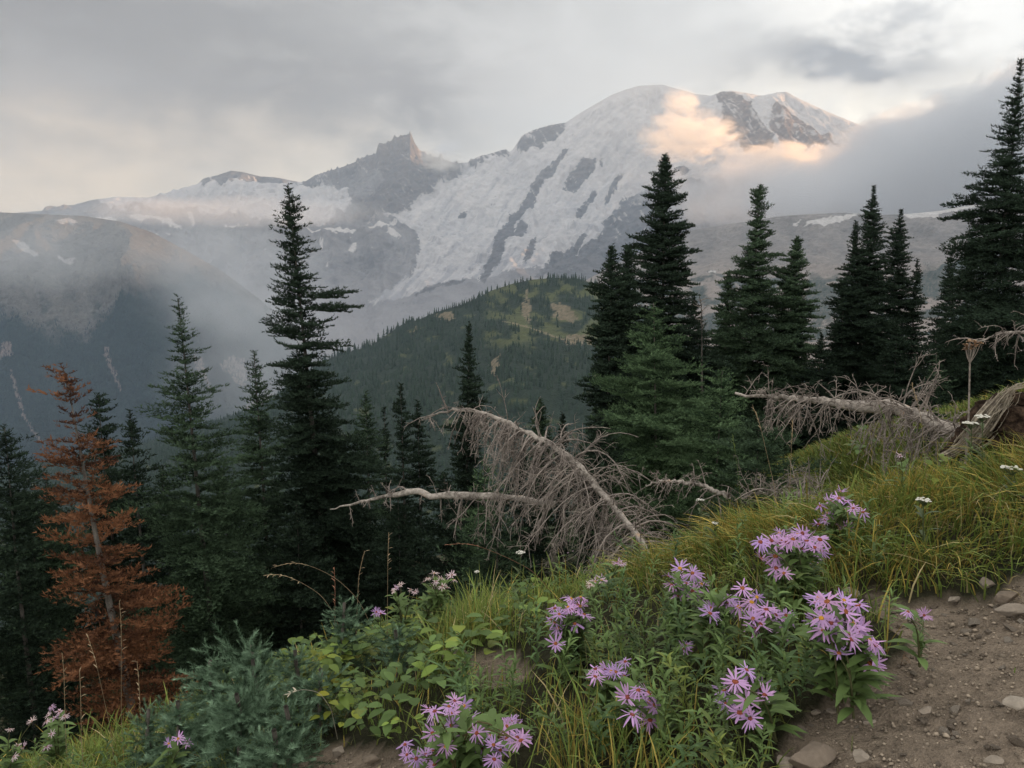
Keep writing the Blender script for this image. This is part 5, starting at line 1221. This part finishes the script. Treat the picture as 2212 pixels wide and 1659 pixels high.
def stalk(label, pts, d, head, col, seed, by=None, n=10, r0=.0009, group='dry grass stalks with seed heads'):
    """a bent grass stem; the first part of the line carries the seed head"""
    r = np.random.default_rng(seed + 1300); ax = np.array([P(X, Y, d) for X, Y in pts]); g = ax[-1].copy(); g[2] = float(ground_z(g[0], g[1])) - .01
    if g[2] < ax[-1][2]: ax = np.concatenate([ax, g[None]])
    ax = resample(ax, 24); b = g; root = empty('grass_stalk', b); tag(root, label, 'grass stalk', group)
    v, f = tubes((ax - b)[None], np.linspace(r0 * .6, r0 * 1.3, 24)[None], 4)
    mesh_obj('stem', v, f, M_LEAF, root, attrs={'albedo': np.tile(col, (len(v), 1)) * .85})
    kk = max(3, int(head * 23) + 1); parts = [tubes((ax[:kk] - b)[None], np.full((1, kk), r0), 4)]
    for i in range(n):
        t = head * (i + r.random()) / n * 23; o = np.array([np.interp(t, np.arange(24), ax[:, j]) for j in range(3)]) - b
        v, f = leaf(r.uniform(.012, .024), .0022, .3, .3, 4); dd = ax[0] - ax[4]; parts.append((rot(v * 1.0, math.atan2(dd[1], dd[0]) + r.normal(0, .5), r.uniform(-.5, .6) + (.9 if dd[2] > .03 else 0)) + o, f))
    v, f = merge(parts); mesh_obj('seed_head', v, f, M_LEAF, root, attrs={'albedo': np.tile(np.array(col) * 1.2, (len(v), 1))})
TAN, RED, GRN = (.34, .26, .16), (.26, .13, .08), (.12, .16, .05)
for i, (lb, pts, d, hd, col) in enumerate([
    ('long arching grass stalk, lower of the two against the tallest fir', [(569, 1243), (604, 1239), (642, 1253), (694, 1284), (725, 1330), (745, 1400)], 2.9, .25, TAN),
    ('long arching grass stalk, upper of the two against the tallest fir', [(592, 1225), (635, 1213), (680, 1225), (729, 1250), (775, 1295), (815, 1380)], 3.0, .22, TAN),
    ('rusty grass stalk bowing over the young green fir', [(966, 1177), (1001, 1173), (1036, 1180), (1095, 1204), (1150, 1232), (1210, 1300)], 3.0, .25, RED),
    ('upright reddish grass stalk right of the arching pair', [(722, 1225), (724, 1270), (722, 1420)], 2.8, .4, RED), ('straw stalk standing before the dead firs', [(788, 1190), (775, 1240), (768, 1400)], 2.9, .4, TAN), ('fine pale stalk in the dark gap left of the young fir', [(840, 1150), (838, 1200), (836, 1390)], 2.9, .3, TAN),
    ('straw stalk in front of the rust brown fir', [(258, 1300), (262, 1350), (262, 1560)], 2.6, .3, TAN), ('leaning straw stalk left of the pair before the rust brown fir', [(189, 1374), (205, 1420), (240, 1580)], 2.6, .25, TAN), ('short thick straw spike at the foot of the rust brown fir', [(134, 1410), (138, 1450), (142, 1600)], 2.5, .5, TAN),
    ('pale straw spike near the trunk of the rust brown fir', [(296, 1428), (300, 1470), (306, 1600)], 2.5, .5, TAN), ('pale straw spike low in the left grass', [(172, 1452), (174, 1490), (176, 1610)], 2.4, .5, TAN), ('tall green stalk before the low dense fir', [(1583, 944), (1592, 1000), (1605, 1130)], 2.9, .15, GRN),
    ('thin straw stalk under the tip of the fallen log', [(1713, 906), (1710, 960), (1704, 1100)], 2.9, .25, TAN), ('bent straw stalk left of the fallen log', [(1626, 878), (1640, 910), (1675, 1060), (1680, 1110)], 2.9, .2, TAN), ('green grey stalk crossing the fallen log', [(1900, 880), (1930, 950), (2010, 1090)], 2.7, .2, GRN), ('upright straw stalk crossing the twigs of the fallen log', [(1970, 830), (1990, 900), (2005, 1080)], 2.7, .15, TAN),
    ('bleached curved stem over the leafy weeds', [(625, 1500), (650, 1488), (690, 1495), (715, 1530), (730, 1600)], 2.1, .0 + .1, (.5, .45, .35)), ('orange tipped stalk in the front grass tuft', [(1275, 1455), (1262, 1510), (1250, 1640)], 1.7, .2, (.34, .2, .06)), ('red brown dry stem beside the dirt path', [(1818, 1268), (1820, 1300), (1822, 1340)], 1.95, .6, (.12, .06, .04)), ('withered brown stem rooted in the dirt path edge', [(1955, 1405), (1945, 1440), (1935, 1490)], 1.55, .3, (.2, .14, .09))]):
    stalk(lb, pts, d, hd, col, i)
def dry_umbel():
    r = np.random.default_rng(5); d = 3.0; ft = P(2088, 985, d); ft[2] = float(ground_z(ft[0], ft[1])); top = P(2095, 785, d)
    root = empty('dry_umbel', ft); tag(root, 'tall dry brown umbel standing alone left of the stump', 'dry plant')
    v, f = tubes(resample(np.array([[0, 0, 0], (top - ft) * .5 + np.array([.006, 0, 0]), top - ft]), 10)[None], np.linspace(.0045, .003, 10)[None], 6)
    mesh_obj('stem', v, f, M_TWIG, root)
    parts, hd = [], []
    for i in range(13):
        a = r.uniform(0, 6.28); q = r.uniform(.2, 1) * .030; e = top - ft + np.array([q * math.cos(a), q * math.sin(a) * .8, r.uniform(.045, .085)])
        parts.append(tubes(resample(np.array([top - ft, (top - ft) * .5 + e * .5 + np.array([q * .25 * math.cos(a), 0, 0]), e]), 5)[None], np.full((1, 5), .0014), 4))
        for j in range(6):
            w, g = leaf(.016, .006, .8, .4, 4); hd.append((rot(w, r.uniform(0, 6.28), r.uniform(.3, 1.3)) + e, g))
    v, f = merge(parts); mesh_obj('rays', v, f, M_TWIG, root)
    v, f = merge(hd); mesh_obj('seed_clusters', v, f, M_LEAF, root, attrs={'albedo': np.tile((.36, .24, .15), (len(v), 1)) * r.uniform(.7, 1.2, (len(v), 1))})
dry_umbel()

# ------------------------------------------------------------------ stones
def stone_mat():
    m, nt, bs = material('stone', rough=.92, spec=.2); o = coord(nt, 'Object'); n = noise(nt, o, 14, 6, .65); n2 = noise(nt, o, 90, 4, .6)
    oi = nt.nodes.new('ShaderNodeObjectInfo'); rnd = V(nt, oi.outputs['Random'])
    c = mixc(nt, rnd, (.155, .122, .092), (.27, .232, .188))
    nt.links.new(scale_col(nt, c, (n * .8 + n2 * .5) + .35).s, bs.inputs['Base Color']); bump(nt, bs, n + n2 * .4, .006); return m
M_STONE = stone_mat()
def stone_mesh(r, dims, ang=7):
    """a chipped angular stone cut by random planes"""
    n = 22; th, ph = np.meshgrid(np.linspace(0, 2 * np.pi, n * 2, endpoint=False), np.linspace(.03, np.pi - .03, n))
    v = np.stack([np.sin(ph) * np.cos(th), np.sin(ph) * np.sin(th), np.cos(ph)], -1).reshape(-1, 3) * 1.25
    for _ in range(ang + 7):
        q = r.normal(0, 1, 3); q /= np.linalg.norm(q); h = r.uniform(.62, .9); s = v @ q; v = v - np.maximum(0, s - h)[:, None] * q
    v = v + .02 * np.stack([fbm(v[:, 0] * 3 + 5, v[:, 1] * 3, 3), fbm(v[:, 1] * 3, v[:, 2] * 3 + 2, 3), fbm(v[:, 2] * 3 + 8, v[:, 0] * 3, 3)], 1)
    i = np.arange(n * n * 2).reshape(n, n * 2); j = np.roll(i, -1, 1)
    f = np.stack([i[:-1], i[1:], j[1:], j[:-1]], -1).reshape(-1, 4)
    caps = [np.array([(i[0, k], i[0, (k + 1) % (2 * n)], i[0, 0]) for k in range(1, 2 * n - 1)]), np.array([(i[-1, 0], i[-1, (k + 1) % (2 * n)], i[-1, k]) for k in range(1, 2 * n - 1)])]
    return v * np.array(dims) * .5, [f] + caps
rs = np.random.default_rng(42)
smesh = []
def stone(X, Y, w, ratio, flat, yaw, label, name='stone', cat='stone', group=None, sink=.3, tilt=(0, 0)):
    b = on_ground(X, Y, .5); W = w / F * b[1] * 1.05
    o = mesh_obj(name, *stone_mesh(rs, (W, W * ratio, W * flat)), M_STONE)
    o.location = (b[0], b[1], b[2] + W * flat * (.5 - sink)); o.rotation_euler = (tilt[0], tilt[1], yaw); tag(o, label, cat, group); return o
for a in [(1755, 1640, 118, .62, .42, .75, 'big tan slab of rock at the bottom edge, largest stone in view'), (1698, 1655, 55, .8, .6, .3, 'brown stone wedged against the left side of the big slab'), (1862, 1640, 48, .8, .6, 1.2, 'sandy coloured stone right of the big slab'), (1999, 1538, 40, .6, .35, .2, 'grey flat stone alone in the middle of the dirt path'),
          (1876, 1562, 32, .5, .35, .1, 'small pale oval stone between the big slab and the asters'), (1842, 1288, 42, .8, .7, .5, 'blocky tan stone at the upper corner of the dirt path'), (2172, 1292, 56, .6, .4, .15, 'pale flat stone at the right edge of the path'), (2131, 1268, 44, .7, .6, .7, 'rounded grey stone at the grass edge of the path'), (2190, 1322, 66, .6, .35, 2.9, 'broad flat stone half buried at the right edge'),
          (2197, 1522, 62, .5, .4, .3, 'dark angular stone at the right edge of the path'), (2145, 1645, 40, .6, .35, .1, 'pale stone near the bottom right corner'), (1763, 1540, 28, .5, .35, .2, 'left one of two pale pebbles under the asters'), (1796, 1538, 30, .5, .35, .0, 'right one of two pale pebbles under the asters'), (986, 1420, 52, .8, .7, .6, 'tan stone at the left end of the bare soil patch'),
          (1124, 1612, 64, .7, .5, .4, 'stone slab partly hidden behind the ageing aster patch'), (1240, 1440, 30, .7, .4, .4, 'flat grey stone at the right end of the bare soil patch'), (2060, 1298, 34, .6, .4, .5, 'small grey stone under the overhanging grass of the path'), (1900, 1075, 40, .5, .3, .3, 'weathered flat stone lying under the grass below the stump'), (730, 1625, 34, .6, .5, .6, 'brown stone on the bare soil at the bottom left'), (800, 1640, 40, .6, .4, .2, 'wide brown stone at the bottom edge below the leafy weeds')]:
    stone(*a)
sp = [stone_mesh(rs, (1, rs.uniform(.6, .9), rs.uniform(.35, .6)), 8) for _ in range(8)]
base = [mesh_obj('path_stone', v, f, M_STONE) for v, f in sp]
cnt = 0
while cnt < 260:
    x, y = rs.uniform(.35, 1.7), rs.uniform(1.0, 2.3)
    if not bare(np.array([x]), np.array([y]))[0]: continue
    o = base[cnt] if cnt < 8 else base[int(rs.integers(8))].copy()
    if cnt >= 8: COL.objects.link(o)
    s = rs.choice([.010, .015, .021, .032], p=[.30, .34, .24, .12]) * rs.uniform(.8, 1.2)
    o.location = (x, y, float(ground_z(x, y)) - .02 + s * .12); o.scale = (s, s, s); o.rotation_euler = (rs.normal(0, .25), rs.normal(0, .25), rs.uniform(0, 6.28))
    tag(o, 'small loose stone lying on the dirt path', 'stone', 'small stones on the dirt path'); cnt += 1
# fine gravel and litter
def gravel():
    r = rs; n = 26000
    x, y = r.uniform(-1.2, 2.2, n), r.uniform(.95, 2.8, n); k = bare(x, y) | (r.random(n) < .02); x, y = x[k], y[k]; n = len(x)
    ico = np.array([(1, 0, 0), (-1, 0, 0), (0, 1, 0), (0, -1, 0), (0, 0, 1), (0, 0, -1)], float); fc = np.array([(0, 2, 4), (2, 1, 4), (1, 3, 4), (3, 0, 4), (2, 0, 5), (1, 2, 5), (3, 1, 5), (0, 3, 5)])
    s = r.uniform(.0014, .0055, n) * np.where(r.random(n) < .12, 1.8, 1)
    v = ico[None] * r.uniform(.5, 1.2, (n, 6, 1)) * s[:, None, None] * np.array([1.2, 1, .6])
    a = r.uniform(0, 6.28, n); c, q = np.cos(a)[:, None], np.sin(a)[:, None]
    v = np.stack([v[..., 0] * c - v[..., 1] * q + x[:, None], v[..., 0] * q + v[..., 1] * c + y[:, None], v[..., 2] + (ground_z(x, y) - .018)[:, None]], -1)
    f = fc[None] + (np.arange(n) * 6)[:, None, None]
    m, nt, bs = material('gravel', rough=.95); nt.links.new(attr(nt, 'albedo').s, bs.inputs['Base Color'])
    col = np.repeat(np.array((.215, .175, .132))[None] * r.uniform(.45, 1.6, (n, 1)), 6, 0)
    tag(mesh_obj('gravel', v.reshape(-1, 3), f.reshape(-1, 3), m, attrs={'albedo': col}), 'fine gravel strewn over the dirt path', 'gravel', None, 'stuff')
gravel()
# end of the scene
